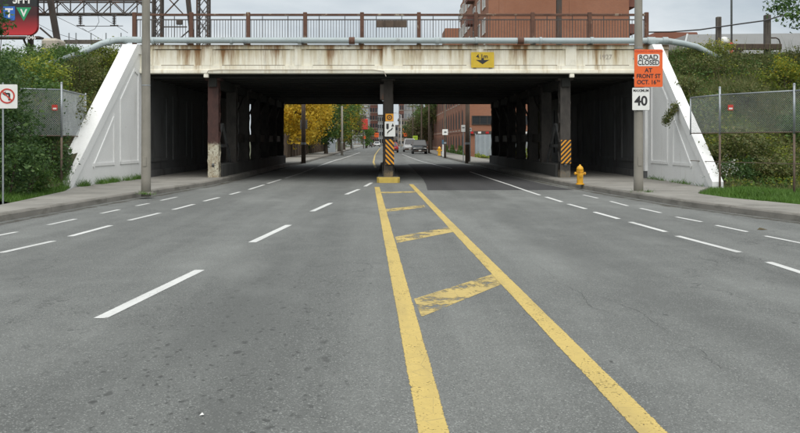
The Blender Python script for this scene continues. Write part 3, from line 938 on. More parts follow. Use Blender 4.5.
# steel columns in three rows
def column(x, y, mat, w=0.40, d=0.40, zb=0.05, top=4.12):
    e = MB()
    for sy in (-1, 1):
        yy_ = y+sy*d/2
        e.box(x-w/2, x+w/2, yy_-0.014, yy_+0.014, zb, top)
        e.box(x-w/2, x-w/2+0.07, *sorted((yy_-sy*0.015, yy_-sy*0.09)), zb, top)
        e.box(x+w/2-0.07, x+w/2, *sorted((yy_-sy*0.015, yy_-sy*0.09)), zb, top)
    e.box(x-w/2-.06, x+w/2+.06, y-d/2-.06, y+d/2+.06, zb-0.02, zb+0.05)
    e.box(x-w/2-.10, x+w/2+.10, y-d/2-.10, y+d/2+.10, top-0.12, top-0.03)
    c = e.build("column", mat, bridge)
    n = 9
    for sx in (-1, 1):
        l = MB()
        xx = x+sx*(w/2+0.008)
        for i in range(n):
            z0, z1 = zb+0.35+(top-zb-0.6)*i/n, zb+0.35+(top-zb-0.6)*(i+1)/n
            s = 1 if i % 2 else -1
            l.bar((xx, y-s*(d/2-.05), z0), (xx, y+s*(d/2-.05), z1), 0.012, 0.055, (1, 0, 0))
        l.box(xx-.006, xx+.006, y-d/2+.02, y+d/2-.02, zb+.06, zb+.33)
        l.build("lacing", mat, c)
    return c
rowsY = [33.95, 37.9, 41.2, 44.8, 48.2, 51.7, 55.2]
for i, y in enumerate(rowsY):
    column(-6.82, y, M['col_white_foot'] if i == 0 else M['col_plain'], w=0.42 if i == 0 else 0.44)
    column(7.16, y, M['col_plain'], w=0.40 if i == 0 else 0.44)
    column(0.13, y+0.25, M['col_mid'], w=0.36)
for x in (-6.82, 7.16):
    for (ya, za), (yb, zb) in (((33.7, 0.6), (35.6, 2.3)), ((37.6, 0.6), (35.7, 2.3)), ((34.6, 1.4), (36.8, 1.4))):
        mb = MB(); mb.bar((x, ya, za), (x, yb, zb), 0.09, 0.12); mb.build("brace", M['shaded_wall'], bridge)
    for ya, yb in zip(rowsY[1:], rowsY[2:]):
        mb = MB(); mb.box(x-.05, x+.05, ya+.22, yb-.22, 1.55, 1.92); mb.build("tie_beam", M['col_plain'], bridge)
        mb = MB(); mb.bar((x, ya+.25, 2.4), (x, yb-.25, 3.7), .05, .08); mb.build("brace", M['col_plain'], bridge)
    mb = MB(); mb.box(x-.16, x+.16, 33.6, 56.3, 3.75, 4.09); mb.build("cap_beam", M['soffit'], bridge)
mb = MB(); mb.box(0.13-.16, 0.13+.16, 34.0, 56.3, 3.8, 4.09); mb.build("cap_beam", M['soffit'], bridge)

# low walls under the side rows, island round the middle row
for x, lab in ((-6.82, "low shade-darkened concrete wall under the left row of bridge columns"), (7.16, "low shade-darkened concrete wall under the right row of bridge columns")):
    mb = MB(); mb.chbox(x-0.26, x+0.26, 34.3, 56.2, -0.05, 0.66, 0.03)
    tag(mb.build("barrier_wall", M['shaded_base']), lab, "low wall")
mb = MB()
x0, x1 = -0.31, 0.57
mb.prism([(x0+.08, 32.4), (x1-.08, 32.4), (x1, 32.6), (x1, 33.2), (x0, 33.2), (x0, 32.6)], -0.02, 0.19)
isl = tag(mb.build("traffic_island", M['yellow_kerb']), "yellow painted island kerb at the foot of the middle bridge column", "island")
mb = MB(); mb.box(x0+.03, x1-.03, 33.202, 56.6, -0.02, 0.18); mb.build("island_kerb", M['shaded_base'], isl)
mb = MB(); mb.box(x0+.2, x1-.2, 34.6, 56.4, 0.181, 0.62); mb.build("plinth", M['shaded_base'], isl)

# ------------------------------------------------------------------ wing walls
def wing(A, B, side, label, TH):
    """A: top end at the bridge, B: low end (x, y); wall thickness lies outwards (side)"""
    A, B = Vector((*A, 0)), Vector((*B, 0))
    d = (B-A); L = d.length; d.normalize()
    n = Vector((side, 0, 0)); n = (n - d*n.dot(d)).normalized()
    def P(s, z, t): q = A + d*s + n*t; return (q.x, q.y, z)
    def poly(m, pts, t0, t1):
        k = len(pts)
        m.add([P(s, z, t0) for s, z in pts] + [P(s, z, t1) for s, z in pts],
              [tuple(range(k)), tuple(range(k, 2*k))[::-1]] + [(i, k+i, k+(i+1) % k, (i+1) % k) for i in range(k)])
    s1 = 0.75
    sl = (5.22-0.25)/(L-s1)
    def ztop(s): return 5.22 if s < s1 else 5.22-(s-s1)*sl
    e = empty("wing_wall", tuple(A), 0, label, "retaining wall")
    e.location = (0, 0, 0)
    m = MB(); poly(m, [(-.3, -.1), (-.3, 5.22), (s1, 5.22), (L, ztop(L)), (L, -.1)], 0.0, TH)
    m.build("wall", M['white_wall'], e)
    # coping strip, proud of the face and of the top
    c = 0.26
    m = MB(); poly(m, [(-.28, 5.30), (s1+.03, 5.30), (L+.06, ztop(L)+0.08), (L+.06, ztop(L)-c-.05), (s1-.15, 5.22-c), (-.28, 5.22-c)], -0.07, TH+0.02)
    m.build("coping", M['white_wall'], e)
    def frame(pts, w):
        k = len(pts)
        for i in range(k):
            a, b = Vector(pts[i]), Vector(pts[(i+1) % k])
            dd = (b-a).normalized(); nn = Vector((-dd.y, dd.x))*w
            mm = MB(); off = -0.030-0.002*i
            poly(mm, [tuple(a), tuple(b), tuple(b+nn), tuple(a+nn)], off, 0.01)
            mm.build("panel_moulding", M['white_wall'], e)
    frame([(0.45, 0.75), (2.4, 0.75), (2.4, ztop(2.4)-.75), (0.95, ztop(.95)-.75+0.05), (0.45, 4.2)], 0.10)
    frame([(2.95, 0.75), (4.9, 0.75), (2.95, ztop(2.95)-.85)], 0.10)
    return e
wing((-9.5, 33.3), (-9.88, 26.5), -1, "white painted concrete wing wall sloping down left of the bridge", 0.48)
wing((10.3, 33.3), (10.25, 26.5), 1, "white painted concrete wing wall sloping down right of the bridge", 0.26)

# ------------------------------------------------------------------ railing and pipe
RY = BY+0.2
rail = empty("bridge_railing", (0, RY, 5.33), 0, "rusty steel railing with thin balusters along the top of the bridge", "railing")
rx0, rx1 = fx(133), fx(648)
mb = MB(); mb.chbox(rx0-.05, rx1+.05, -0.05, 0.05, 1.15, 1.235, 0.01); mb.build("top_rail", M['rail_steel'], rail)
mb = MB(); mb.box(rx0, rx1, -0.022, 0.022, 0.985, 1.025); mb.build("middle_rail", M['baluster'], rail)
mb = MB(); mb.box(rx0, rx1, -0.03, 0.03, 0.09, 0.15); mb.build("bottom_rail", M['rail_steel'], rail)
postx = [fx(133+57.22*i) for i in range(10)]
mb = MB(); mb.chbox(-.075, .075, -.075, .075, 0.005, 1.29, 0.012); mb.box(-.11, .11, -.11, .11, 0.003, 0.03)
p0 = mb.build("post", M['rust_steel'], rail)
for i, x in enumerate(postx):
    (p0 if i == 0 else dup(p0, rail)).location = (x, 0, 0)
mb = MB(); mb.box(-.009, .009, -.009, .009, 0.151, 0.984)
b0 = mb.build("baluster", M['baluster'], rail)
first = True
for a, b in zip(postx, postx[1:]):
    for k in range(1, 20):
        x = a+(b-a)*k/20
        o = b0 if first else dup(b0, rail)
        first = False
        o.location = (x+random.uniform(-.006, .006), 0, 0)
        if k in (5, 14): o.scale = (1.6, 1.6, 1.155)
mb = MB(); mb.chbox(fx(376.5), fx(407), BY+0.06, BY+0.12, 6.02, 6.29, 0.01)
tag(mb.build("plate", M['bark_pole']), "mossy dark brown plate fixed to the middle of the bridge railing", "plate")
mb = MB(); mb.chbox(fx(176), fx(182), BY+0.0, BY+0.12, 6.12, 6.30, 0.02)
tag(mb.build("junction_box", M['dark_steel']), "small dark box fixed on the bridge railing near the lattice masts", "box")

PY, PZ = BY-0.13, 5.475
pipe = empty("utility_pipe", (0, PY, PZ), 0, "thick pale grey pipe running along the outside of the bridge railing", "pipe")
pts = []
la = at(80, 53.5, BY-1.0)
for p in [(la.x-1.2, la.y-PY-.3, la.z-PZ-.5), (la.x, la.y-PY, la.z-PZ), (fx(108), -0.55, -0.17), (fx(117), -.22, -.02), (fx(124), -0.05, 0.035), (fx(134), 0, 0.04), (fx(160), 0, 0.02)]: pts.append(p)
for px in range(190, 640, 50): pts.append((fx(px), 0, 0.012*math.sin(px)))
ra = at(697, 47, BY+0.2)
pts += [(fx(640), 0, 0), (fx(655), 0, 0.0), (fx(668), 0, -0.02), (fx(682), 0.05, -0.10), (ra.x, ra.y-PY, ra.z-PZ), (ra.x+1.5, ra.y-PY+.3, ra.z-PZ-.7)]
mb = MB(); mb.tube(pts, 0.118, 14); mb.build("pipe_run", M['pipe'], pipe, True)
for px, w in ((113, .14), (126, .16), (154, .10), (232, .1), (300, .14), (352, .22), (437, .14), (476, .09), (520, .24), (540, .09), (591, .12), (650, .30), (664, .2)):
    mb = MB(); x = fx(px); z = 0.0 if px > 130 else (-.09 if px < 120 else .035)
    yo = -.35 if px == 113 else 0
    mb.tube([(x-w/2, yo, z), (x+w/2, yo, z)], 0.142, 14); mb.build("coupling", M['rust_steel'] if px in (352, 520) else M['pipe'], pipe)
for px in (189, 245.5, 303, 360, 418, 476, 533.5, 590, 646):
    mb = MB(); x = fx(px); mb.box(x-.05, x+.05, -0.1, 0.2, -0.139, -0.121); mb.build("bracket", M['dark_steel'], pipe)
# ================================================================== STREET FURNITURE
def concrete_pole(loc, label, h=9.5, r0=0.135, r1=0.095, extra=()):
    e = empty("utility_pole", loc, 0, label, "pole", "concrete poles before the bridge")
    mb = MB(); mb.lathe([(r0*1.02, -0.1), (r0, 0.4), (r1+(r0-r1)*.5, h*.5), (r1, h)], 12); mb.build("shaft", M['pole_concrete'], e, True)
    mb = MB(); mb.lathe([(r0+.10, -0.02), (r0+.09, 0.015), (r0+.02, 0.035)], 12); mb.build("collar", M['kerb'], e)
    mb = MB(); mb.box(-.05, .05, -r0-.012, -r0+.03, 0.75, 1.0); mb.build("hand_hole_cover", M['pole_concrete'], e)
    for z in extra:
        rr = r0+(r1-r0)*z/h+.006
        mb = MB(); mb.lathe([(rr, z-.012), (rr, z+.012)], 12); mb.build("strap", M['galv'], e)
    return e
x, y = ground(146, 193, .15)
concrete_pole((x, y, .15), "plain round concrete pole at the left kerb before the bridge", extra=(3.0,))
x, y = ground(638.5, 192, .15)
RPX, RPY = x, y
concrete_pole((x, y, .15), "round concrete pole carrying the orange road closed sign", extra=(2.6, 3.2, 3.35, 4.1))

def sign_panel(name, mb_fn, label, cat, loc, rz=0.0, group=None):
    return empty(name, loc, rz, label, cat, group)

def rrect(w, h, r, n=5):
    pts = []
    for cx_, cz_, a0 in ((w/2-r, h/2-r, 0), (-w/2+r, h/2-r, 90), (-w/2+r, -h/2+r, 180), (w/2-r, -h/2+r, 270)):
        for k in range(n+1):
            a = R(a0+90*k/n)
            pts.append((cx_+r*math.cos(a), cz_+r*math.sin(a)))
    return pts

def face(w, h, r, y0, mat, parent, name="panel", dx=0, dz=0, th=0.004):
    mb = MB(); mb.prism([(a+dx, b+dz) for a, b in rrect(w, h, r)], y0, y0+th, 'y')
    return mb.build(name, mat, parent)

# orange sign
sc = F/(RPY-0.16)
z1, z2 = H+(HY-49.5)/sc, H+(HY-87)/sc
SX = (648.5-CX)/sc
sg = empty("road_closed_sign", (SX, RPY-.16, (z1+z2)/2), R(-2), "orange sign reading road closed at Front Street on the right pole", "sign")
Wd, Ht = 28/sc, z1-z2
face(Wd, Ht, .03, 0, M['sign_orange'], sg, th=.006)
face(Wd*.78, Ht*.32, .05, -.004, M['sign_white'], sg, "white_field", dz=Ht*.215)
K_ = M['sign_black']
text("TORONTO MARATHON", .082, (0, -.003, Ht*.445), M['sign_red'], sg, sx=.92)
text("ROAD", .19, (0, -.007, Ht*.285), K_, sg, sx=1.0, bold=.004)
text("CLOSED", .19, (0, -.007, Ht*.145), K_, sg, sx=.86, bold=.004)
text("AT", .165, (0, -.003, -Ht*.06), K_, sg, bold=.004)
text("FRONT ST", .165, (0, -.003, -Ht*.215), K_, sg, sx=.88, bold=.004)
text("OCT. 16", .165, (-.055, -.003, -Ht*.375), K_, sg, sx=.9, bold=.004)
text("TH", .085, (.275, -.003, -Ht*.345), K_, sg, sx=.85, bold=.002)
mb = MB(); mb.box(-.42, .1, .007, .05, .25, .29); mb.box(-.42, .1, .007, .05, -.29, -.25); mb.build("bracket", M['galv'], sg)
# speed limit
z1, z2 = H+(HY-87.5)/sc, H+(HY-110.5)/sc
sg = empty("speed_limit_sign", ((641-CX)/sc, RPY-.155, (z1+z2)/2), 0, "white sign reading maximum 40 below the orange sign", "sign")
Wd, Ht = 18/sc, z1-z2
face(Wd, Ht, .03, 0, M['sign_black'], sg, "border", th=.004)
face(Wd-.02, Ht-.02, .025, -.003, M['sign_white'], sg, th=.003)
text("MAXIMUM", .105, (0, -.006, Ht*.36), K_, sg, sx=.90, bold=.002)
text("40", .37, (0, -.006, -Ht*.10), K_, sg, sx=.98, bold=.010)
mb = MB(); mb.box(-.1, .1, .005, .04, .1, .14); mb.build("bracket", M['galv'], sg)

# no left turn sign on a thin post at the left edge
x, y = ground(3, 201, .1)
e = empty("no_left_turn_sign", (x, y, .08), R(4), "white no left turn sign on thin grey post by the left bushes", "sign")
sc = F/y
mb = MB(); mb.tube([(0, 0, -.1), (0, 0, 2.98)], .022, 8); mb.build("post", M['galv'], e)
zc, ww, hh = H-.08+(HY-96.5)/sc, 20/sc, 24/sc
dx = (7.5-3)/sc
face(ww, hh, .03, -.034, M['sign_white'], e, "panel", dx, zc, .005)
def ring(r0, r1, y0, mat, parent, name, c=(0, 0), n=28):
    m = MB()
    vs = []
    for k in range(n):
        a = 2*math.pi*k/n
        for r in (r0, r1):
            vs += [(c[0]+r*math.cos(a), y0, c[1]+r*math.sin(a)), (c[0]+r*math.cos(a), y0+.003, c[1]+r*math.sin(a))]
    fs = []
    for k in range(n):
        a, b = 4*k, 4*((k+1) % n)
        fs += [(a, a+2, b+2, b), (a+1, b+1, b+3, a+3), (a+2, a+3, b+3, b+2), (a, b, b+1, a+1)]
    m.add(vs, fs)
    return m.build(name, mat, parent)
pc = (dx, zc+.01)
ring(.152, .19, -.042, M['sign_red'], e, "red_ring", pc)
mb = MB(); mb.prism([(pc[0]+a, pc[1]+b) for a, b in [(.03, -.11), (.075, -.11), (.075, .06), (.055, .08), (-.035, .08), (-.035, .115), (-.12, .055), (-.035, 0), (-.035, .035), (.03, .035)]], -.040, -.036, 'y')
mb.build("turn_arrow", K_, e)
mb = MB(); mb.bar((pc[0]-.118, -.044, pc[1]+.118), (pc[0]+.118, -.044, pc[1]-.118), .003, .034, (0, 0, 1)); mb.build("red_slash", M['sign_red'], e)

# clearance sign on the fascia
sg = empty("clearance_sign", (fx(482.5), BY-.03, H+(HY-60)/S), 0, "yellow clearance sign with black arrow fixed on the bridge fascia", "sign")
face(23/S, 15.5/S, .03, 0, M['sign_yellow'], sg, th=.01)
text("4.1m", .22, (-.02, -.006, .13), K_, sg, sx=1.05, bold=.004)
mb = MB(); mb.prism([(-.26, .0), (-.05, -.0), (-.05, .07), (.05, .07), (.05, 0), (.26, 0), (.1, -.10), (0, -.17), (-.1, -.10)][::1], -.006, -.001, 'y'); mb.build("down_arrow", K_, sg)
mb = MB()
for bx_ in (-.3, .3): mb.box(bx_-.06, bx_+.06, .011, .03, -.33, -.26)
mb.box(-.36, .36, .011, .03, .1, .14)
mb.build("bracket", M['dark_steel'], sg)

def hazard(loc, w, h, label, lean, rz=0):
    """amber board with black diagonal bars, clipped to the board"""
    e = empty("hazard_marker", loc, rz, label, "sign", "striped hazard markers")
    mb = MB(); mb.box(-w/2, w/2, 0, .006, 0, h); mb.build("panel", M['sign_amber'], e)
    n, th = 5, h/9.5
    for i in range(-2, n+2):
        zc = h*(i+.5)/n
        dz = w*1.05*lean
        # parallelogram clipped to 0..h
        p = [(-w/2, zc-th/2-dz/2), (w/2, zc-th/2+dz/2), (w/2, zc+th/2+dz/2), (-w/2, zc+th/2-dz/2)]
        for lim, sg_ in ((0, 1), (h, -1)):
            q = []
            for a, b in zip(p, p[1:]+p[:1]):
                ia, ib = sg_*(a[1]-lim) >= 0, sg_*(b[1]-lim) >= 0
                if ia: q.append(a)
                if ia != ib:
                    t_ = (lim-a[1])/(b[1]-a[1]); q.append((a[0]+(b[0]-a[0])*t_, lim))
            p = q
            if len(p) < 3: break
        if len(p) >= 3:
            mb = MB(); mb.prism(p, -.003, 0.0, 'y'); mb.build("black_stripe", K_, e)
    mb = MB(); mb.box(-.03, .03, .007, .05, h*.2, h*.8); mb.build("bracket", M['galv'], e)
    return e
CY = 33.95+.25-.2
sc = F/(CY-.07)
hazard(((389.8-CX)/sc, CY-.075, H+(HY-164.5)/sc), .34, 25/sc, "striped yellow and black hazard board on the middle bridge column", -1)
sg = empty("keep_right_sign", ((390-CX)/sc, CY-.08, H+(HY-129)/sc), 0, "white sign with black arrow passing a shield on the middle column", "sign")
face(.42, 15/sc, .03, 0, M['sign_white'], sg)
mb = MB(); mb.prism([(-.15, .21), (-.05, .21), (-.05, .02), (-.10, -.03), (-.15, .02)], -.004, 0, 'y'); mb.build("shield", K_, sg)
mb = MB()
pa = [(-.10, -.25), (-.10, -.17), (-.07, -.11), (.06, -.02), (.10, .04), (.11, .11)]
for a, b in zip(pa, pa[1:]): mb.bar((a[0], -.003, a[1]), (b[0], -.003, b[1]), .004, .045, (0, 0, 1))
mb.build("arrow_shaft", K_, sg)
mb = MB(); mb.prism([(.05, .10), (.17, .10), (.11, .23)], -.0045, 0, 'y'); mb.build("arrow_head", K_, sg)
mb = MB(); mb.box(-.12, .12, .005, .06, -.02, .02); mb.build("bracket", M['galv'], sg)
sg = empty("warning_tab", ((389.5-CX)/sc, CY-.08, H+(HY-117.5)/sc), 0, "small square amber plate above the arrow sign on middle column", "sign")
face(.32, .30, .02, 0, M['sign_amber'], sg)
ring(.065, .105, -.004, K_, sg, "black_ring", (0, 0), 18)
mb = MB(); mb.box(-.025, .025, -.004, 0, -.03, .03); mb.build("black_dot", K_, sg)
mb = MB(); mb.box(-.05, .05, .005, .06, -.02, .02); mb.build("bracket", M['galv'], sg)
sg = empty("warning_light", ((383.4-CX)/sc, CY+.1, 3.6), 0, "dark grey signal box hung high on the left of middle column", "lamp")
mb = MB(); mb.chbox(-.14, .12, -.1, .1, -.35, .28, .02); mb.build("housing", M['dark_steel'], sg)
mb = MB(); mb.lathe([(.05, -.42), (.08, -.36)], 10); mb.build("visor", M['galv'], sg)
yR = 33.95-.2
sc = F/(yR-.07)
hazard(((566-CX)/sc, yR-.075, H+(HY-163.5)/sc), .40, 23.5/sc, "striped yellow and black hazard board on the right bridge column", 1)

# hydrants
def hydrant(loc, label, s=1.0):
    e = empty("fire_hydrant", loc, 0, label, "hydrant", "yellow fire hydrants")
    e.scale = (s, s, s)
    Hm = M['hydrant']
    mb = MB(); mb.lathe([(.165, 0), (.165, .035), (.12, .045), (.115, .48), (.14, .49), (.14, .53), (.12, .54)], 18); mb.build("barrel", Hm, e, False)
    mb = MB(); mb.lathe([(.135, .541), (.13, .60), (.11, .66), (.07, .705), (.035, .72), (.035, .76), (.02, .765)], 18); mb.build("bonnet", Hm, e, True)
    for a in (0, 180, 270):
        d = Vector((math.cos(R(a)), math.sin(R(a)), 0))
        q = Vector((0, 0, .38 if a == 270 else .42))
        r = .065 if a == 270 else .048
        mb = MB(); mb.tube([q+d*.10, q+d*.17], r, 12); mb.tube([q+d*.17, q+d*.205], r*1.25, 12); mb.tube([q+d*.205, q+d*.23], .02, 5); mb.build("outlet", Hm, e)
    return e
x, y = ground(580, 184.5, .15)
hydrant((x, y, .15), "yellow fire hydrant on the right sidewalk before the bridge", 0.87)

# ------------------------------------------------------------------ chain-link fences
def chain_fence(name, pts, ztop, zbot, zground, label, lower_rail, notice_at):
    """pts: list of (x, y, has_leg)"""
    e = empty(name, (0, 0, 0), 0, label, "fence", "chain-link fences beside the bridge")
    for x, y, leg, top in pts:
        g = bank_h(x, y)
        mb = MB(); mb.tube([(x, y, zbot-.05), (x, y, ztop+top)], .034 if leg else .025, 10)
        mb.build("post", M['galv'], e, True)
        if leg:
            mb = MB(); mb.tube([(x, y, g-.3), (x, y, zbot-.051)], .033, 10); mb.build("post_foot", M['rust_post'], e, True)
            mb = MB(); mb.lathe([(.04, ztop+top), (.03, ztop+top+.03), (.005, ztop+top+.04)], 10, (x, y, 0)); mb.build("post_cap", M['galv'], e)
    for (xa, ya, *_), (xb, yb, *_) in zip(pts, pts[1:]):
        A, B = Vector((xa, ya, 0)), Vector((xb, yb, 0))
        L = (B-A).length; d = (B-A)/L
        mb = MB(); mb.tube([(xa, ya, ztop-.02), (xb, yb, ztop-.02)], .021, 8); mb.build("top_rail", M['galv'], e, True)
        mb = MB(); mb.tube([(xa, ya, zbot), (xb, yb, zbot)], .017, 8); mb.build("bottom_rail", M['rust_post'], e, True)
        if lower_rail:
            mb = MB(); mb.tube([(xa, ya, .95), (xb, yb, .95)], .012, 6); mb.build("lower_wire", M['rust_post'], e)
        # mesh: diagonal wires
        m = MB(); st = .065; hh = ztop-.04-zbot
        n = int((L+hh)/st)
        for k in range(n+1):
            for sgn in (1, -1):
                s0 = -hh+k*st
                a, b = s0, s0+hh
                za, zb = zbot, zbot+hh
                if a < 0: za += -a; a = 0
                if b > L: zb -= (b-L); b = L
                if b-a < .02: continue
                if sgn < 0: a2, b2 = L-a, L-b
                else: a2, b2 = a, b
                o = Vector((d.y, -d.x, 0))*(.002*sgn)
                m.tube([A+d*a2+o+Vector((0, 0, za)), A+d*b2+o+Vector((0, 0, zb))], .0038, 3, cap=False)
        tag(m.build("chain_link_mesh", M['galv_dark'], e), kind="stuff")
    nx, ny, nz = notice_at
    d = (Vector((pts[1][0], pts[1][1], 0))-Vector((pts[0][0], pts[0][1], 0)))
    n_ = empty("fence_notice", (nx, ny-.06, nz), 0)
    face(.17, .17, .01, 0, M['sign_red'], n_)
    face(.11, .05, .005, -.003, M['sign_white'], n_, "white_field", dz=-.03, th=.003)
    return e, n_
e, n_ = chain_fence("chain_link_fence", [(-11.7, 25.4, True, .0), (-9.97+.0, 26.2, True, .18), (-10.32, 29.3, False, .05)], 3.2, 1.76, .1,
            "chain-link fence panel among bushes left of the bridge", False, (-10.1, 26.05, 2.62))
tag(n_, "small red notice on the left chain-link fence", "notice", "red fence notices")
e, n_ = chain_fence("chain_link_fence", [(10.1, 28.1, False, -.05), (10.38, 26.35, True, .2), (11.65, 24.2, True, .16), (13.6, 20.9, True, .16)], 3.05, 1.85, .1,
            "chain-link fence on posts along the grass right of the bridge", True, (10.55, 26.0, 2.62))
tag(n_, "small red notice on the right chain-link fence", "notice", "red fence notices")

# ================================================================== VEGETATION OF THE EMBANKMENTS
def scatter(x0, x1, y0, y1, n, keep=None):
    p = np.stack([RNG.uniform(x0, x1, n), RNG.uniform(y0, y1, n)], 1)
    if keep is not None: p = p[[keep(a, b) for a, b in p]]
    z = np.array([bank_h(a, b) for a, b in p])
    return np.concatenate([p, z[:, None]], 1)
def off_left(a, b): return a < (lerp_poly(BL, b)-.12 if b < 26.6 else -10.42)
def off_right(a, b): return a > (lerp_poly(BR, b)+.10 if b < 26.6 else 10.8)
def patchy(p, f=0.7, thr=0.0):
    return p[(np.sin(p[:, 0]*f+1)+np.sin(p[:, 1]*f*1.3+p[:, 0]*.4)+np.sin(p[:, 0]*f*2.7+p[:, 1]*f*1.9)*.7+RNG.normal(size=len(p))*.6) > thr]

# rough grass and weeds on both slopes
def bank_cover(name, label, x0, x1, keep, n, mats, hmul=1.0):
    """tangled blades, leafy weeds and dry stalks in uneven drifts"""
    b = scatter(x0, x1, 25.5, 33.9, n, keep)
    tall = .75+.6*np.sin(b[:, 0]*1.3+b[:, 1]*.7)*np.sin(b[:, 1]*1.9-b[:, 0]*.5)
    v1, t1 = blades(b, .26*hmul, .022, .6)
    v1 = v1.reshape(-1, 3, 3); v1[:, 2, 2] += (tall-.75)*.28; v1 = v1.reshape(-1, 3)
    V, T, I = [v1], [t1], [np.zeros(len(t1))]
    off = len(v1)
    for k, (f, thr, cnt) in enumerate(((.9, .0, .55), (1.7, .5, .45), (.6, .9, .4))):
        w = patchy(scatter(x0, x1, 25.5, 33.6, int(n*cnt), keep), f, thr)
        w[:, 2] += RNG.uniform(.03, .46, len(w))*hmul
        v2, q2 = leaf_arrays(w, .095, .2)
        V.append(v2); T.append(np.concatenate([q2[:, [0, 1, 2]], q2[:, [0, 2, 3]]])+off); I.append(np.full(2*len(q2), k+1)); off += len(v2)
    st_ = scatter(x0, x1, 26.5, 33.9, n//40, keep)
    v3, t3 = blades(st_, .75, .022, .3)
    V.append(v3); T.append(t3+off); I.append(np.full(len(t3), 0))
    return tag(np_mesh(name, np.concatenate(V), np.concatenate(T), mats, None, np.concatenate(I), tri=True), label, "weeds", kind="stuff")
bank_cover("bank_weeds", "rough green and dry weeds covering the right embankment slope", 10.6, 24, off_right, 130000, [M['dry_grass'], M['leaf_olive'], M['leaf_green'], M['leaf_yellow']])
bank_cover("bank_weeds", "rough weeds growing between the shrubs on the left embankment", -24, -10.3, off_left, 90000, [M['dry_grass'], M['leaf_green'], M['leaf_olive'], M['leaf_yellow']])
def turf(name, label, x0, x1, y0, y1, keep, n, h, lean=.5):
    b = scatter(x0, x1, y0, y1, n, keep)
    v, t_ = blades(b, h, .014, lean)
    return tag(np_mesh(name, v, t_, [M['grass']], None, None, tri=True), label, "grass", kind="stuff")
turf("grass_strip", "bright green grass strip beside the right sidewalk", 8.4, 17, 15, 27.4, off_right, 110000, .13)
turf("grass_strip", "green grass patch at the back of the left sidewalk", -13, -9.0, 21.5, 27.2, off_left, 26000, .15)
def weeds_at(name, label, poly, z, n, h, spread=.07, mats=None):
    P_ = [Vector((*p, 0)) for p in poly]
    pts = []
    for _ in range(n):
        k = random.randrange(len(P_)-1)
        q = P_[k].lerp(P_[k+1], random.random())
        if math.sin(q.y*2.3+q.x)+math.sin(q.y*5.1)+random.gauss(0, .6) < .1: continue
        pts.append((q.x+random.gauss(0, spread), q.y+random.gauss(0, spread), z))
    v, t_ = blades(np.array(pts), h, .013, .8)
    return tag(np_mesh(name, v, t_, [mats or M['grass']], None, None, tri=True), label, "weeds", kind="stuff")
weeds_at("wall_weeds", "grass tufts at the foot of the left white wing wall", [(-9.68, 27.0), (-9.35, 33.0)], .15, 2600, .22)
weeds_at("wall_weeds", "sparse tufts at the foot of the right white wing wall", [(10.12, 27.0), (10.15, 32.8)], .15, 600, .16)
weeds_at("pole_weeds", "small weeds round the foot of the right concrete pole", [(RPX-.35, RPY-.1), (RPX+.35, RPY-.12)], .15, 420, .10)
x, y = ground(146, 193, .15)
weeds_at("pole_weeds", "small weeds round the foot of the left concrete pole", [(x-.1, y-.18), (x+.35, y-.75)], .14, 420, .10)

# shrubs: left bank, front row to back
LG, LD, LY, LO = M['leaf_green'], M['leaf_dark'], M['leaf_yellow'], M['leaf_olive']
def sh(px, py, y, radii, mat, label, **kw):
    """shrub whose middle shows at photo point px, py at distance y"""
    c = at(px, py, y)
    g = bank_h(c.x, y)
    zc = max(c.z-g, radii[2]*.6)
    return shrub("shrub", label, (c.x, y, g), radii, mat, zc=zc, group=kw.pop('group', "shrubs on the left embankment"), **kw)
sh(4, 150, 22.6, (1.0, .9, 1.35), LD, "dark leafy shrub behind the no left turn sign", leaf=.11, clumps=95, per=62, cr=.28)
sh(-10, 92, 22.8, (1.0, 1.0, 1.3), LD, "tall dark shrub at the left edge below the billboard", leaf=.11, clumps=90, per=60, cr=.30)
sh(26, 170, 24.6, (.8, .6, .75), LG, "green shrub beside the grass patch under the left chain-link fence", leaf=.09, clumps=60, per=60, cr=.24)
sh(20, 108, 26.6, (1.2, .9, 1.25), LG, "green shrub just left of the left chain-link fence", leaf=.10, clumps=95, per=60, cr=.28)
sh(42, 84, 28.5, (1.0, .8, .95), LY, "yellow-green shrub above the left chain-link fence", leaf=.10, clumps=75, per=62, cr=.26)
sh(48, 152, 26.6, (.75, .5, 1.0), LD, "dark shrub showing under the left chain-link fence", leaf=.09, clumps=70, per=60, cr=.25)
sh(56, 112, 28.6, (.85, .7, 1.0), LO, "olive shrub seen through the left chain-link mesh", leaf=.09, clumps=75, per=60, cr=.26)
sh(80, 84, 31.0, (.8, .8, .9), LO, "olive shrub close to the top of the left wing wall", leaf=.08, clumps=85, per=64, cr=.25)
sh(16, 72, 31.0, (1.4, .9, .85), LG, "broad green shrub high on the left bank below the billboard", leaf=.09, clumps=95, per=60, cr=.28)
sh(64, 76, 32.2, (1.3, .9, .6), LG, "low green shrub at the crest near the leaning steel post", leaf=.09, clumps=85, per=60, cr=.26)
sh(102, 66, 32.9, (.8, .6, .55), LY, "small yellow-green shrub where the pipe meets the left bank", leaf=.08, clumps=60, per=60, cr=.22)
sh(-34, 120, 27.5, (1.4, 1.2, 1.8), LG, "large green shrub beyond the left frame edge on the bank", leaf=.11, clumps=80, per=55, cr=.32)
sh(-9, 24, 24.0, (.30, .4, .55), LD, "dark leafy sprays hanging before the billboard", leaf=.12, clumps=26, per=34, cr=.24)
GR = "shrubs on the right embankment"
sh(700, 68, 32.6, (1.0, .6, .45), LO, "low olive shrub at the top of the right wing wall", leaf=.07, clumps=60, per=60, cr=.22, group=GR)
sh(712, 54, 33.8, (.7, .5, .32), LY, "yellow flowering weed at the crest near the left wooden post", leaf=.07, clumps=40, per=50, cr=.18, group=GR, flowers=M['flower_yellow'])
sh(782, 78, 31.4, (.8, .6, .7), LY, "yellow flowering shrub on the right slope near the frame edge", leaf=.08, clumps=60, per=60, cr=.22, group=GR, flowers=M['flower_yellow'])
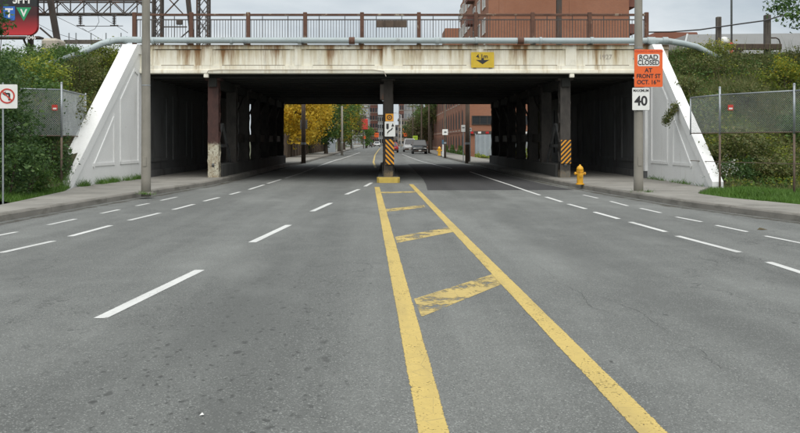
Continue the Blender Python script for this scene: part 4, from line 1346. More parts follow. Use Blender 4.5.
sh(742, 148, 27.6, (.9, .6, .5), LO, "leafy olive shrub low behind the right chain-link fence", leaf=.10, clumps=60, per=60, cr=.24, group=GR)
sh(776, 172, 26.9, (.9, .5, .40), LO, "olive shrub at the grass edge behind the right fence post", leaf=.09, clumps=60, per=60, cr=.24, group=GR)
sh(733, 174, 27.0, (.7, .4, .42), LD, "dark low shrub with white flowers by the right fence foot", leaf=.08, clumps=50, per=60, cr=.2, group=GR)
sh(690, 106, 30.6, (.55, .45, .6), LO, "olive shrub leaning on the right wing wall coping", leaf=.08, clumps=45, per=60, cr=.2, group=GR)
sh(812, 125, 28.6, (1.0, .7, .8), LG, "green shrub on the right slope cut by the frame edge", leaf=.09, clumps=70, per=58, cr=.26, group=GR)
sh(748, 102, 30.3, (1.1, .5, .5), LO, "dull olive shrub in the middle of the right slope", leaf=.08, clumps=60, per=60, cr=.24, group=GR)
c = at(725, 168, 26.7)
pf = np.array([[c.x, c.y, c.z]])+RNG.normal(size=(160, 3))*np.array((.28, .12, .14))
v, q = leaf_arrays(pf, .05, wide=.9)
tag(np_mesh("white_flowers", v, q, [M['flower_white']]), "cluster of small white flowers at the right wing wall end", "flowers", kind="stuff")
# dry tuft hanging over the right wing wall
c = at(669, 112, 29.6)
e = empty("hanging_weed", (c.x+.25, c.y, c.z+.25), 0, "dry brown-green tuft hanging over the right wing wall", "plant")
n = 900
dd = RNG.uniform(0, 1, n)[:, None]
pts = np.array((0.0, 0, 0))+dd*np.array((-.42, -.12, -.62))+RNG.normal(size=(n, 3))*np.array((.07, .07, .09))
v, q = leaf_arrays(pts, .10, .9, .3)
np_mesh("foliage", v, q, [M['leaf_olive']], e)
mb = MB(); mb.tube([(.25, .1, -.05), (-.1, -.02, -.1), (-.36, -.1, -.55)], [.014, .01, .004], 5); mb.build("stem", M['bark'], e)
# tree whose branch reaches in at the top right
c = at(797, 12, 31)
t_ = tree("tree", "green tree branch reaching in at the top right corner", (c.x+1.6, 31.5, bank_h(c.x+1.6, 31.5)), 4.6, 1.6, (1.9, 1.6, 1.15), [M['leaf_green'], M['leaf_dark']], leaf=.17, clumps=60, per=60, cr=.42, trunk_r=.12)

# ================================================================== RAILWAY STEELWORK ABOVE THE BANKS
GY = 45.0
DS = M['dark_steel']
def lattice_mast(px, w, label, y=GY, h=9.0, zb=5.0, panels=12):
    x = (px-CX)*y/F
    e = empty("lattice_mast", (x, y, zb), 0, label, "mast", "lattice masts of the railway gantry")
    for sx in (-1, 1):
        for sy in (-1, 1):
            mb = MB(); mb.bar((sx*w/2, sy*w/2, -.2), (sx*w/2, sy*w/2, h), .09); mb.build("leg", DS, e)
    for i in range(panels):
        z0, z1 = h*i/panels, h*(i+1)/panels
        for sy in (-1, 1):
            for s in (-1, 1):
                mb = MB(); mb.bar((-s*w/2, sy*w/2, z0), (s*w/2, sy*w/2, z1), .035); mb.build("lacing", DS, e)
        for sx in (-1, 1):
            mb = MB(); mb.bar((sx*w/2, -w/2, z0), (sx*w/2, w/2, z1), .035); mb.build("lacing", DS, e)
    mb = MB(); mb.box(-w/2-.15, w/2+.15, -w/2-.15, w/2+.15, -.25, .05); mb.build("base_plate", DS, e)
    return e
lattice_mast(203.5, .55, "slim lattice steel mast rising behind the left end of railing")
lattice_mast(158, .42, "dense dark lattice steel mast just right of the left pole", panels=14)
mb = MB(); a, b = at(185, -30, GY), at(192.5, 42, GY); mb.bar(a, b, .22, .24); tag(mb.build("steel_strut", DS), "dark leaning steel strut between the two lattice masts", "strut")
mb = MB(); a, b = at(46, -25, 43.0), at(58, 44, 43.0); mb.bar(a, b, .26, .26); tag(mb.build("steel_strut", DS), "dark leaning steel post beside the billboard", "strut")
# gantry truss
tr = empty("gantry_truss", (0, GY, 0), 0, "horizontal lattice steel truss crossing the sky at the top left", "gantry")
zb_, zt_ = H+(HY-14.5)*GY/F, H+(HY-1.5)*GY/F
xa, xb = (-20-CX)*GY/F, (152-CX)*GY/F
for yy_ in (-.3, .3):
    for z in (zb_, zt_):
        mb = MB(); mb.bar((xa, yy_, z), (xb, yy_, z), .075); mb.build("chord", DS, tr)
n = 13
for i in range(n):
    x0, x1 = xa+(xb-xa)*i/n, xa+(xb-xa)*(i+1)/n
    for yy_ in (-.3, .3):
        mb = MB(); s = (zb_, zt_) if i % 2 else (zt_, zb_); mb.bar((x0, yy_, s[0]), (x1, yy_, s[1]), .045); mb.build("web_diagonal", DS, tr)
    mb = MB(); mb.bar((x0, -.3, zb_), (x0, -.3, zt_), .05); mb.build("web_post", DS, tr)
    mb = MB(); mb.bar((x0, -.3, zb_+.01), (x1, .3, zb_+.01), .035); mb.build("cross_lacing", DS, tr)
for (p, q) in (((164, 15), (184, -6)), ((164, -6), (184, 15)), ((164, 15.5), (190, 15.5)), ((176, 42), (192, 28)), ((163, 27), (187, 27))):
    mb = MB(); a, b = at(*p, GY), at(*q, GY); mb.bar((a.x, 0, a.z), (b.x, 0, b.z), .06); mb.build("brace", DS, tr)
def insulator(px, label):
    a = at(px, 14.5, GY)
    e = empty("insulator", (a.x, GY-.3, a.z), 0, label, "insulator", "insulators hanging from the gantry")
    prof = [(.02, 0), (.02, -.12)]
    for k in range(5):
        z = -.14-k*.085
        prof += [(.035, z), (.115, z-.03), (.115, z-.045), (.035, z-.06)]
    prof += [(.02, -.6)]
    mb = MB(); mb.lathe(prof[::-1], 10); mb.build("discs", M['dark_steel'], e)
    mb = MB(); mb.box(-.22, .22, -.012, .012, -.64, -.6); mb.build("clamp", DS, e)
insulator(82.5, "left insulator string hanging from the gantry truss")
insulator(116, "right insulator string hanging from the gantry truss near the pole")
def cable(label, pix, y, r=.012, sag=None):
    mb = MB(); mb.tube([at(px, py, y) for px, py in pix], r, 5); tag(mb.build("cable", M['sign_black']), label, "cable", "overhead railway cables")
cable("straight contact wire hung between the two insulators", [(77, 26.2), (100, 26.3), (123, 26)], GY-.3, .018)
cable("looping jumper wire curving below the gantry truss", [(98, 15), (99, 22), (95, 29), (88, 32), (82, 28)], GY-.4)
cable("wire sloping down from the truss past the right insulator", [(90, 9), (110, 22), (128, 33)], GY+1.5)
cable("long wire sloping from the leaning post towards the pipe", [(57, 17), (90, 33), (104, 41)], GY+1.2)
cable("low slack wire beside the billboard", [(38, 24), (55, 33), (78, 40)], GY+2)
mb = MB()
ff = empty("track_fence", (0, 52, 5.1), 0, "thin low fence seen above the bushes below the truss", "fence")
for px in (69, 76, 91, 106, 121):
    a = at(px, 33, 52); mb = MB(); mb.bar((a.x, 0, -.1), (a.x, 0, a.z-5.1), .06); mb.build("post", M['galv'], ff)
a, b = at(64, 42, 52), at(126, 40.5, 52)
mb = MB(); mb.bar((a.x, 0, a.z-5.1), (b.x, 0, a.z-5.1), .10, .25); mb.build("rail", M['old_wood'], ff)

# billboard (top left corner)
BBY = 42.0
sc = F/BBY
bb = empty("billboard", ((37-CX)/sc, BBY, H+(HY-35)/sc), 0, "black and red billboard with coloured letters at the top left", "billboard")
bw, bh = 5.2, 3.6
def bx_(px): return (px-37)/sc
def bz_(py): return (35-py)/sc
def bill_mat():
    t = NT("billboard_print")
    z = t.axis(2)
    zb = H+(HY-35)/sc
    n = t.noise(1.2, 3)
    zz = t.math('ADD', z, t.math('MULTIPLY', n, .12))
    col = t.mix(t.ramp(zz, zb+.1, zb+1.05), (0.50, 0.02, 0.028), (0.045, 0.006, 0.008))
    col = t.mix(t.ramp(zz, zb+1.42, zb+1.46), col, (0.012, 0.014, 0.014))
    return t.done(col, 0.4)
r = .42
pts = [(-bw, 0)] + [(-r+r*math.cos(R(a)), r+r*math.sin(R(a))) for a in range(-90, 1, 15)] + [(0, bh), (-bw, bh)]
mb = MB(); mb.prism(pts, 0, .25, 'y'); pn = mb.build("panel", bill_mat(), bb)
SB, SG, SR = plain("blue_print", (0.02, 0.13, 0.50), .4), plain("green_print", (0.01, 0.30, 0.12), .4), plain("bright_red_print", (0.55, 0.03, 0.03), .4)
x0, x1 = bx_(3.2), bx_(15); z0, z1 = bz_(20.5), bz_(6.5)
mb = MB(); mb.box(x0, x1, -.012, .0, z0, z1); mb.build("blue_square", SB, bb)
text("T", .62, ((x0+x1)/2, -.016, (z0+z1)/2), M['sign_white'], bb, "lettering", bold=.02)
xa, xb_ = bx_(16.3), bx_(31.3); za, zt2 = bz_(21), bz_(7.5)
mb = MB(); mb.prism([(xa, zt2), ((xa+xb_)/2, za), (xb_, zt2)], -.012, 0, 'y'); mb.build("green_triangle", SG, bb)
text("V", .50, ((xa+xb_)/2, -.016, zt2-.29), M['sign_white'], bb, "lettering", bold=.015)
mb = MB(); cc_ = (bx_(-6), bz_(13.5)); mb.prism([(cc_[0]+.36*math.cos(R(a)), cc_[1]+.36*math.sin(R(a))) for a in range(0, 360, 15)], -.012, 0, 'y'); mb.build("red_disc", SR, bb)
text("C", .55, (cc_[0], -.016, cc_[1]), M['sign_white'], bb, "lettering", bold=.02)
text("5PM", .50, (bx_(21.5), -.016, bz_(0.2)), M['sign_white'], bb, "lettering", bold=.02, sx=.95)
mb = MB(); mb.box(-bw-.1, .3, -.5, .1, -.22, -.12); mb.build("catwalk", DS, bb)
for xx in (-4.6, -2.6, -.5):
    mb = MB(); mb.bar((xx, .45, -1.9), (xx, .45, bh), .22); mb.build("post", DS, bb)
    mb = MB(); mb.bar((xx, .4, -.9), (xx, -.45, -.2), .07); mb.build("brace", DS, bb)
mb = MB(); a = at(36.5, 28, BBY); mb.bar((0.02, .3, .4), (.85, .5, -.35), .09); mb.build("side_brace", DS, bb)
text("2046", .26, (bx_(35), -.53, -.20), M['sign_white'], bb, "lettering", bold=.004)
# pale concrete block under the leaning post
mb = MB(); a = at(53, 52, 41.5); mb.chbox(a.x-.40, a.x+.40, 41, 42.2, 4.8, a.z+.62, .12)
tag(mb.build("concrete_block", M['stone_trim']), "pale concrete block among the bushes under the leaning post", "block")

# dark catenary post in front of the brick building
mb = MB()
e = empty("catenary_post", ((559-CX)*44/F, 44, 5.2), 0, "dark steel post on the bridge before the brick building", "post")
mb = MB(); mb.box(-.13, .13, -.1, -.08, 0, 9); mb.box(-.13, .13, .08, .1, 0, 9); mb.box(-.015, .015, -.08, .08, 0, 9); mb.build("shaft", DS, e)
mb = MB(); mb.box(-.25, .25, -.25, .25, -.05, .04); mb.build("base_plate", DS, e)

# crest of the right bank: wooden posts, cable, mast
def wood_post(px, py_top, y, label, w=.19):
    a = at(px, py_top, y)
    mb = MB(); g = bank_h(a.x, y); mb.chbox(a.x-w/2, a.x+w/2, y-w/2, y+w/2, g-.4, a.z, .02)
    tag(mb.build("wooden_post", M['old_wood']), label, "post", "wooden posts on the right bank")
wood_post(718.5, 17, 35, "left weathered wooden post on the right bank crest")
wood_post(767.2, 15, 35, "right weathered wooden post on the right bank crest", .23)
cable("sagging cable strung between the wooden posts on right bank", [(648, 32.2), (670, 32), (700, 29.8), (718, 27.2), (740, 24), (766, 20.5), (790, 13)], 34.8, .03)
a, b = at(726, 47, 34.9), at(781, 46, 34.9)
mb = MB(); mb.chbox(a.x, b.x, 34.8, 35.0, a.z-.12, a.z+.12, .02); tag(mb.build("timber_beam", M['bark_pole']), "dark timber beam lying between the wooden posts", "beam")
e = empty("signal_mast", (at(731.5, 44, 35.6).x, 35.6, 4.7), 0, "thin grey mast with red foot between the wooden posts", "mast")
mb = MB(); mb.tube([(0, 0, 1.0), (0, 0, 9)], .045, 8); mb.build("shaft", M['galv'], e, True)
mb = MB(); mb.tube([(0, 0, -.2), (0, 0, 1.02)], .075, 8); mb.build("foot", M['sign_red'], e, True)
mb = MB(); mb.chbox(.09, .36, -.15, .1, -.05, .62, .02); mb.build("relay_box", DS, e)
mb = MB(); mb.chbox(.12, .45, -.12, .08, .63, .78, .02); mb.build("relay_lid", DS, e)
e = empty("railway_lamp", (at(724, 44, 35.8).x, 35.8, 4.75), 0, "white hooded lamp head on a white post beside the left wooden post", "lamp")
mb = MB(); mb.chbox(-.13, .10, -.1, .1, -.3, .92, .02); mb.build("post", M['sign_white'], e)
mb = MB(); mb.lathe([(.20, .925), (.22, 1.0), (.20, 1.13), (.10, 1.22), (.02, 1.24)], 12); mb.build("hood", M['sign_white'], e, True)
e = empty("vent_pipe", (at(780, 44, 35.4).x, 35.4, 4.95), 0, "thin bent dark pipe behind the right wooden post", "pipe")
mb = MB(); mb.tube([(0, 0, -.2), (0, 0, .75), (-.05, 0, .88), (-.16, 0, .94), (-.42, 0, .94)], .028, 8); mb.build("bent_pipe", DS, e, True)
mb = MB(); mb.lathe([(.05, -.05), (.05, .08)], 8); mb.build("socket", DS, e)
# ================================================================== BEYOND THE BRIDGE
# ------------------------------------------------------------------ brick building, right
BX, B0, B1, BH = 8.3, 88.0, 176.0, 9.6
bk = empty("brick_building", (BX, B0, 0), 0, "long orange brick building with arched windows along the right street side", "building")
def wbox(name, x0, x1, y0, y1, z0, z1, mat, parent):
    mb = MB(); mb.box(x0, x1, y0, y1, z0, z1); return mb.build(name, mat, parent)
podium = wbox("wall", 0, 20, 0, B1-B0, -.1, BH, M['brick'], bk)
wbox("parapet", -.12, 20.12, -.12, B1-B0+.12, BH+.001, BH+.35, M['brick_band'], bk)
wbox("string_course", -.05, -.001, .05, B1-B0, 2.52, 2.68, M['brick_band'], bk)
def arch_window(parent, y, z0, z1, w, x=0.0):
    """arched window in a wall facing -x: brick surround proud, frame, pane coloured dark for recess shade"""
    r = w/2
    def outline(g):
        p = [(y-r-g, z0-g), (y+r+g, z0-g), (y+r+g, z1-r)]
        p += [(y+(r+g)*math.cos(R(a)), z1-r+(r+g)*math.sin(R(a))) for a in range(20, 180, 20)]
        return p + [(y-r-g, z1-r)]
    mb = MB(); mb.prism(outline(.0), x-.006, x+.01, 'x'); wnd = mb.build("window", M['glass_dull'], parent)
    o, i = outline(.16), outline(.0)
    n = len(o)
    mb = MB()
    mb.add([(x-.02, *p) for p in o]+[(x-.02, *p) for p in i]+[(x+.01, *p) for p in o]+[(x+.01, *p) for p in i],
           [(k, (k+1) % n, n+(k+1) % n, n+k) for k in range(n)]+[(2*n+k, 2*n+(k+1) % n, (k+1) % n, k) for k in range(n)]+[(n+k, n+(k+1) % n, 3*n+(k+1) % n, 3*n+k) for k in range(n)])
    mb.build("surround", M['brick_band'], wnd)
    mb = MB(); mb.box(x-.014, x-.007, y-.03, y+.03, z0, z1-.05); mb.build("mullion", M['dark_steel'], wnd)
    mb = MB(); mb.box(x-.045, x-.012, y-r-.2, y+r+.2, z0-.28, z0-.165); mb.build("sill", M['stone_trim'], wnd)
k = 0
while 3+k*3.9 < B1-B0-3:
    y = 3+k*3.9
    arch_window(bk, y, .75, 2.25, 1.9); arch_window(bk, y, 2.95, 4.95, 1.9); arch_window(bk, y, 5.9, 8.1, 1.9)
    wbox("buttress", -.03, -.002, y+1.7, y+2.2, -.1, 8.6, M['brick'], bk)
    k += 1
# front face towards the bridge
def front_window(parent, x0, x1, z0, z1, y=0.0, bars=2, mat='glass'):
    wnd = wbox("window", x0, x1, y-.015, y+.01, z0, z1, M[mat], parent)
    mb = MB(); t_ = .07
    mb.box(x0-t_, x1+t_, y-.08, y-.002, z1, z1+t_); mb.box(x0-t_, x1+t_, y-.11, y-.002, z0-t_, z0)
    mb.box(x0-t_, x0, y-.08, y-.002, z0, z1); mb.box(x1, x1+t_, y-.08, y-.002, z0, z1)
    for i in range(1, bars+1):
        x = x0+(x1-x0)*i/(bars+1); mb.box(x-.03, x+.03, y-.06, y-.016, z0, z1)
    mb.build("frame", M['dark_steel'], wnd)
    return wnd
for i in range(4): front_window(bk, .75+i*4.4, 4.6+i*4.4, 3.35, 4.15, 0, 4)
for i in range(4): front_window(bk, .75+i*4.4, 4.6+i*4.4, 6.2, 7.6, 0, 4)
wbox("shop_band", .3, 8.0, -.25, -.002, 2.30, 2.62, M['dark_steel'], bk)
for i in range(9):
    wbox("lamp_box", .5+i*.8, .82+i*.8, -.30, -.252, 2.36, 2.56, M['sign_white'] if i % 2 else M['lamp_red'], bk)
# upper blocks
tA = wbox("wall", 2.6, 17.4, 1.5, 18, BH+.351, 27, M['brick'], bk)
tB = wbox("wall", 2.6, 16.0, 18.001, 35, BH+.351, 21.2, M['brick'], bk)
tC = wbox("wall", 1.25, 14.0, 47, 54, BH+.351, 19.5, M['brick'], bk)
mb = MB(); mb.prism([(18.3, 21.201), (34.6, 21.201), (30, 23.2), (18.3, 23.2)], 2.8, 9.0, 'x'); mb.build("sloped_roof", M['render_grey'], bk)
for yy_, zt in ((1.5, 26.5), (18, 20.8)):
    for zz in np.arange(10.6, zt-1.4, 2.8):
        for y in ([4.2, 9.2, 14.2] if yy_ < 5 else [20.5, 25.0, 29.5, 33.2]):
            w_ = wbox("window", 2.585, 2.61, y, y+2.4, zz, zz+1.5, M['glass'], bk)
            mb = MB()
            for a, b in ((y-.08, y), (y+1.16, y+1.24), (y+2.4, y+2.48)): mb.box(2.50, 2.582, a, b, zz, zz+1.5)
            mb.box(2.50, 2.598, y-.08, y+2.48, zz-.1, zz); mb.box(2.50, 2.598, y-.08, y+2.48, zz+1.5, zz+1.58)
            mb.build("frame", M['sign_white'], w_)
            wbox("curtain", 2.575, 2.584, y+.1, y+.75, zz+.05, zz+1.45, M['glass_pale'], w_)
for zz in np.arange(10.2, 25, 2.8):
    mb = MB(); mb.box(1.7, 2.598, 15.2, 17.8, zz, zz+.16); mb.box(1.7, 1.78, 15.2, 17.8, zz+.161, zz+1.0); mb.box(1.781, 2.598, 15.2, 15.28, zz+.161, zz+1.0)
    mb.build("balcony", M['brick_dark'], bk)
    mb = MB(); mb.box(17.402, 18.3, 2.0, 5.0, zz, zz+.16); mb.box(18.22, 18.3, 2.0, 5.0, zz+.161, zz+1.0); mb.box(17.402, 18.219, 2.0, 2.08, zz+.161, zz+1.0)
    mb.build("balcony", M['brick_dark'], bk)
for x in (4.0, 11.4): wbox("pilaster", x-.28, x+.28, 1.46, 1.498, BH+.351, 26.8, M['brick'], bk)

# corrugated fence and weeds in front of it
cf = empty("corrugated_fence", (9.0, 84.5, 0), 0, "pale grey corrugated metal fence before the brick building", "fence")
for i in range(6):
    mb = MB(); vs = []; n = 20
    for k in range(n+1):
        x = i*1.9+1.88*k/n
        yy_ = .04*math.sin(k*math.pi/1.25)
        vs += [(x, yy_, .05), (x, yy_, 2.25+.04*(i % 2)), ]
    mb.add(vs, [(2*k, 2*k+2, 2*k+3, 2*k+1) for k in range(n)])
    mb.build("sheet", M['corrugated'], cf)
    mb = MB(); mb.bar((i*1.9-.01, .12, -.1), (i*1.9-.01, .12, 2.35), .08); mb.build("post", M['galv'], cf)
def far_weeds(name, label, x0, x1, y0, y1, n, h, mats):
    b = np.stack([RNG.uniform(x0, x1, n), RNG.uniform(y0, y1, n), np.full(n, 0.0)], 1)
    b[:, 2] = RNG.uniform(0, h, n)*(.5+.5*np.sin(b[:, 0]*1.1+b[:, 1]*.6))
    v, q = leaf_arrays(b, .2, 0.1)
    tag(np_mesh(name, v, q, [mats]), label, "weeds", kind="stuff")
far_weeds("roadside_weeds", "tall green weeds at the foot of the corrugated fence", 8.9, 20, 82.6, 84.3, 5000, 1.0, M['leaf_yellow'])
far_weeds("roadside_weeds", "green weeds along the foot of the brick building", 8.05, 8.3, 86, 120, 3500, 1.1, M['leaf_green'])

# ------------------------------------------------------------------ poles and signs on the far side
def wood_pole(px, py, label, r=.15, h=8.2, arm=False, mat='bark_pole'):
    x, y = ground(px, py, .15)
    e = empty("utility_pole", (x, y, .15), 0, label, "pole", "utility poles beyond the bridge")
    mb = MB(); mb.lathe([(r, -.1), (r*.95, 2), (r*.75, h)], 10); mb.build("shaft", M[mat], e, True)
    if arm:
        mb = MB(); mb.bar((-1.1, 0, h-.7), (1.1, 0, h-.7), .1, .12); mb.build("crossarm", M[mat], e)
    else:
        mb = MB(); mb.lathe([(r*1.15, 1.2), (r*1.15, 1.35)], 10); mb.build("band", M['galv'], e)
    return e, x, y
e, x, y = wood_pole(303.5, 162, "brown wooden pole beside the yellow tree beyond the bridge", .16)
face(.50, .62, .03, .19, M['sign_back'], e, "sign_back", dz=2.6)
e, x, y = wood_pole(467.5, 161.7, "dark wooden pole on the right sidewalk beyond the bridge", .17)
e, x, y = wood_pole(342, 154.5, "grey pole beyond the yellow tree on the left sidewalk", .13, 5.2, False, 'pole_concrete')
e, x, y = wood_pole(445, 157, "slim pole with white sign on the far right sidewalk", .11, 6.5, False)
face(.50, .52, .03, -.14, M['sign_white'], e, "sign_panel", dz=2.25)
mb = MB(); mb.prism([(-.1, 2.25), (.02, 2.15), (.02, 2.21), (.14, 2.21), (.14, 2.29), (.02, 2.29), (.02, 2.35)], -.148, -.142, 'y'); mb.build("sign_arrow", K_, e)
for px, py, lab in ((421.5, 151.5, "thin dark pole behind the parked dark SUV"), (429, 152.5, "thin dark pole among the right street trees"), (413, 149.6, "distant pole near the silver van")):
    wood_pole(px, py, lab, .12, 8.0, True)
def post_sign(name, px, py, label, w, h, zc, mat, y=None):
    x, yy_ = ground(px, py, .15)
    e = empty(name, (x, yy_, .15), 0, label, "sign", "signs beyond the bridge")
    mb = MB(); mb.tube([(0, 0, -.1), (0, 0, zc+h/2)], .03, 6); mb.build("post", M['galv'], e)
    face(w, h, .03, -.04, mat, e, "panel", dz=zc)
    face(w*.6, h*.12, .005, -.044, M['sign_black'], e, "mark", dz=zc+h*.1)
    return e
post_sign("parking_sign", 463.3, 161.2, "pale sign on thin post left of the dark wooden pole", .30, .50, 2.35, M['sign_white'])
post_sign("parking_sign", 470.2, 161.5, "small pale sign on thin post right of the dark wooden pole", .20, .26, 2.25, M['sign_white'])
post_sign("school_sign", 415.2, 150.2, "bright lime sign above the parked cars", .75, .75, 1.9, plain("lime_sign_sheet", (0.42, 0.62, 0.04), .5))
post_sign("detour_sign", 376.5, 147.4, "orange sign far up the street left of middle column", 1.0, 1.0, 2.8, M['sign_orange'])
post_sign("detour_sign", 405.5, 148.2, "orange sign far up the street right of middle column", .7, .7, 2.7, M['sign_orange'])
post_sign("detour_sign", 364.3, 148.0, "orange sign below the red banner on the left", .6, .6, 2.2, M['sign_orange'])
x, y = ground(443.6, 156.8, .15)
e = empty("pay_station", (x, y, .15), 0, "narrow white and blue pay station beside the slim sign pole", "pay station")
mb = MB(); mb.chbox(-.12, .12, -.1, .1, 0, 1.15, .02); mb.build("body", M['sign_white'], e)
mb = MB(); mb.chbox(-.16, .04, -.13, .11, 1.151, 1.55, .02); mb.build("head", plain("dull_blue_paint", (0.06, 0.14, 0.22), .5), e)
x, y = ground(439.3, 155.6, .15)
hydrant((x, y, .15), "small distant yellow hydrant on the right sidewalk beyond the bridge", 1.2)
# street lamps
def street_lamp(px, py, h, armx, label):
    x, y = ground(px, py, .15)
    e = empty("street_lamp", (x, y, .15), 0, label, "street lamp", "street lamps beyond the bridge")
    mb = MB(); mb.lathe([(.13, -.1), (.11, 1), (.07, h)], 10); mb.build("shaft", M['render_pale'], e, True)
    mb = MB(); mb.tube([(0, 0, h-.1), (armx*.5, 0, h+.35), (armx, 0, h+.45)], .04, 6); mb.build("arm", M['render_pale'], e)
    mb = MB(); mb.chbox(armx-.15, armx+.45, -.14, .14, h+.38, h+.52, .04); mb.build("lamp_head", M['sign_back'], e)
    return e
street_lamp(352.8, 149.2, 6.2, 2.0, "pale curved street lamp on the left beyond the trees")
street_lamp(401, 147.6, 7.2, -1.6, "pale distant street lamp right of the middle column")
e = empty("banner", ((363.5-CX)*175/F, 175, .15), 0, "red banner on a dark pole on the left far up street", "banner")
mb = MB(); mb.lathe([(.1, -.1), (.08, 7)], 8); mb.build("pole", DS, e)
mb = MB(); mb.chbox(-1.0, .9, -.2, .1, 3.8, 6.0, .1); mb.build("banner_cloth", M['sign_red'], e)
mb = MB(); mb.chbox(-.7, .6, -.22, .12, 6.05, 6.7, .1); mb.build("banner_cap", DS, e)
def traffic_light(px, py, label, h=4.6):
    x, y = ground(px, py, .1)
    e = empty("traffic_light", (x, y, .1), 0, label, "traffic light", "traffic lights up the street")
    mb = MB(); mb.tube([(0, 0, 0), (0, 0, h)], .08, 8); mb.build("pole", DS, e)
    mb = MB(); mb.chbox(-.28, .28, -.3, -.09, h-1.3, h, .04); mb.build("housing", M['sign_amber'], e)
    for i, m_ in enumerate(('lamp_red', 'sign_amber', 'tyre')):
        mb = MB(); mb.tube([(0, -.34, h-.25-i*.4), (0, -.301, h-.25-i*.4)], .13, 10); mb.build("lens", M[m_], e)
traffic_light(369.5, 147.2, "yellow traffic light up the street on the left")
traffic_light(404, 147.0, "yellow traffic light up the street on the right")

# wooden fence, cabinet
wf = empty("wooden_fence", (-8.75, 59.5, .1), 0, "brown wooden board fence behind the left sidewalk beyond the bridge", "fence")
proto = None
for i in range(30):
    if proto is None:
        mb = MB()
        for k in range(12): mb.box(-.012-.014*(k % 2), .012, .02+k*.2, .20+k*.2, .05, 2.0+.02*((k*7) % 3))
        proto = mb.build("fence_panel", M['fence_wood'], wf); pp = MB(); pp.box(-.06, .06, -.06, .06, -.2, 2.15); pq = pp.build("post", M['fence_wood'], wf)
        o, o2 = proto, pq
    else: o, o2 = dup(proto, wf), dup(pq, wf)
    o.location = (0, i*2.45, random.uniform(-.05, .05)); o2.location = (0.05, i*2.45-.02, 0)
x, y = ground(331.5, 152.3, .15)
mb = MB(); mb.chbox(x-.5, x+.5, y, y+.7, .14, 2.0, .03); tag(mb.build("utility_cabinet", M['corrugated']), "tall pale grey cabinet by the wooden fence under the trees", "cabinet")

# street trees
TG = "street trees beyond the bridge"
LA, LB = M['leaf_autumn'], M['leaf_brown']
def st(px, Y, h, th, radii, mats, label, **kw):
    tree("street_tree", label, ((px-CX)*Y/F, Y, .1), h, th, radii, mats, group=TG, **kw)
st(283, 78, 8.4, 2.0, (2.7, 3.0, 3.4), [LA, LA, LA], "golden yellow tree at the left bridge exit", lean=(1.3, 0), leaf=.30, clumps=230, per=60, cr=.7)
st(304, 90, 8.8, 2.0, (3.0, 3.0, 3.6), [LA, LA, LY], "yellow-orange tree behind the brown wooden pole", leaf=.31, clumps=230, per=60, cr=.7)
st(326, 97, 9.2, 1.9, (3.0, 3.2, 3.9), [LG, LD, LG], "dark green tree next to the yellow tree", leaf=.28, clumps=150, per=55, cr=.75)
st(339, 118, 9.6, 2.0, (3.2, 3.0, 3.9), [LY, LA, LG], "yellow-green tree behind the dark green tree", leaf=.3, clumps=130, per=50, cr=.8)
st(344, 140, 9.0, 1.6, (2.6, 3.0, 3.9), [LB, LO], "brownish tree farther up the left side", leaf=.32, clumps=130, per=50, cr=.8)
st(351.5, 165, 7.6, 1.4, (1.9, 2.6, 3.2), [LB, LD], "dark brown tree by the pale street lamp", leaf=.34, clumps=110, per=45, cr=.8)
st(366.3, 190, 5.0, .8, (1.8, 1.8, 2.2), [LG], "small green tree below the red banner", leaf=.32, clumps=70, per=40, cr=.6)
st(431, 138, 10.0, 3.6, (2.4, 3.0, 2.9), [LG, LO], "green tree over the parked dark SUV", leaf=.3, clumps=120, per=50, cr=.8)
st(424, 146, 7.2, 1.4, (1.7, 2.6, 2.9), [LB, LO], "brown tree before the brick building", leaf=.32, clumps=130, per=45, cr=.8)
st(417.5, 168, 6.4, 1.2, (1.8, 2.6, 2.7), [LO, LB], "olive tree behind the parked silver van", leaf=.33, clumps=110, per=45, cr=.8)
st(411.5, 200, 6.0, 1.2, (2.0, 2.4, 2.5), [LB, LD], "far brown tree near the right street end", leaf=.36, clumps=90, per=40, cr=.8)

for i, (px, Y, m_) in enumerate(((262, 84, LD), (286, 96, LG), (307, 104, LD), (322, 122, LG), (333, 142, LD))):
    x = -10.6
    shrub("hedge_shrub", ["dark shrub nearest behind the brown wooden fence", "green shrub behind the fence under the yellow trees", "dark shrub behind the fence beside the tall cabinet", "green shrub behind the fence past the cabinet", "dark shrub at the far end of the wooden fence"][i],
          (x, Y, 0), (1.2, 6.5, 1.5), m_, leaf=.3, clumps=120, per=40, cr=.7, group="shrubs behind the wooden fence", stems=8)
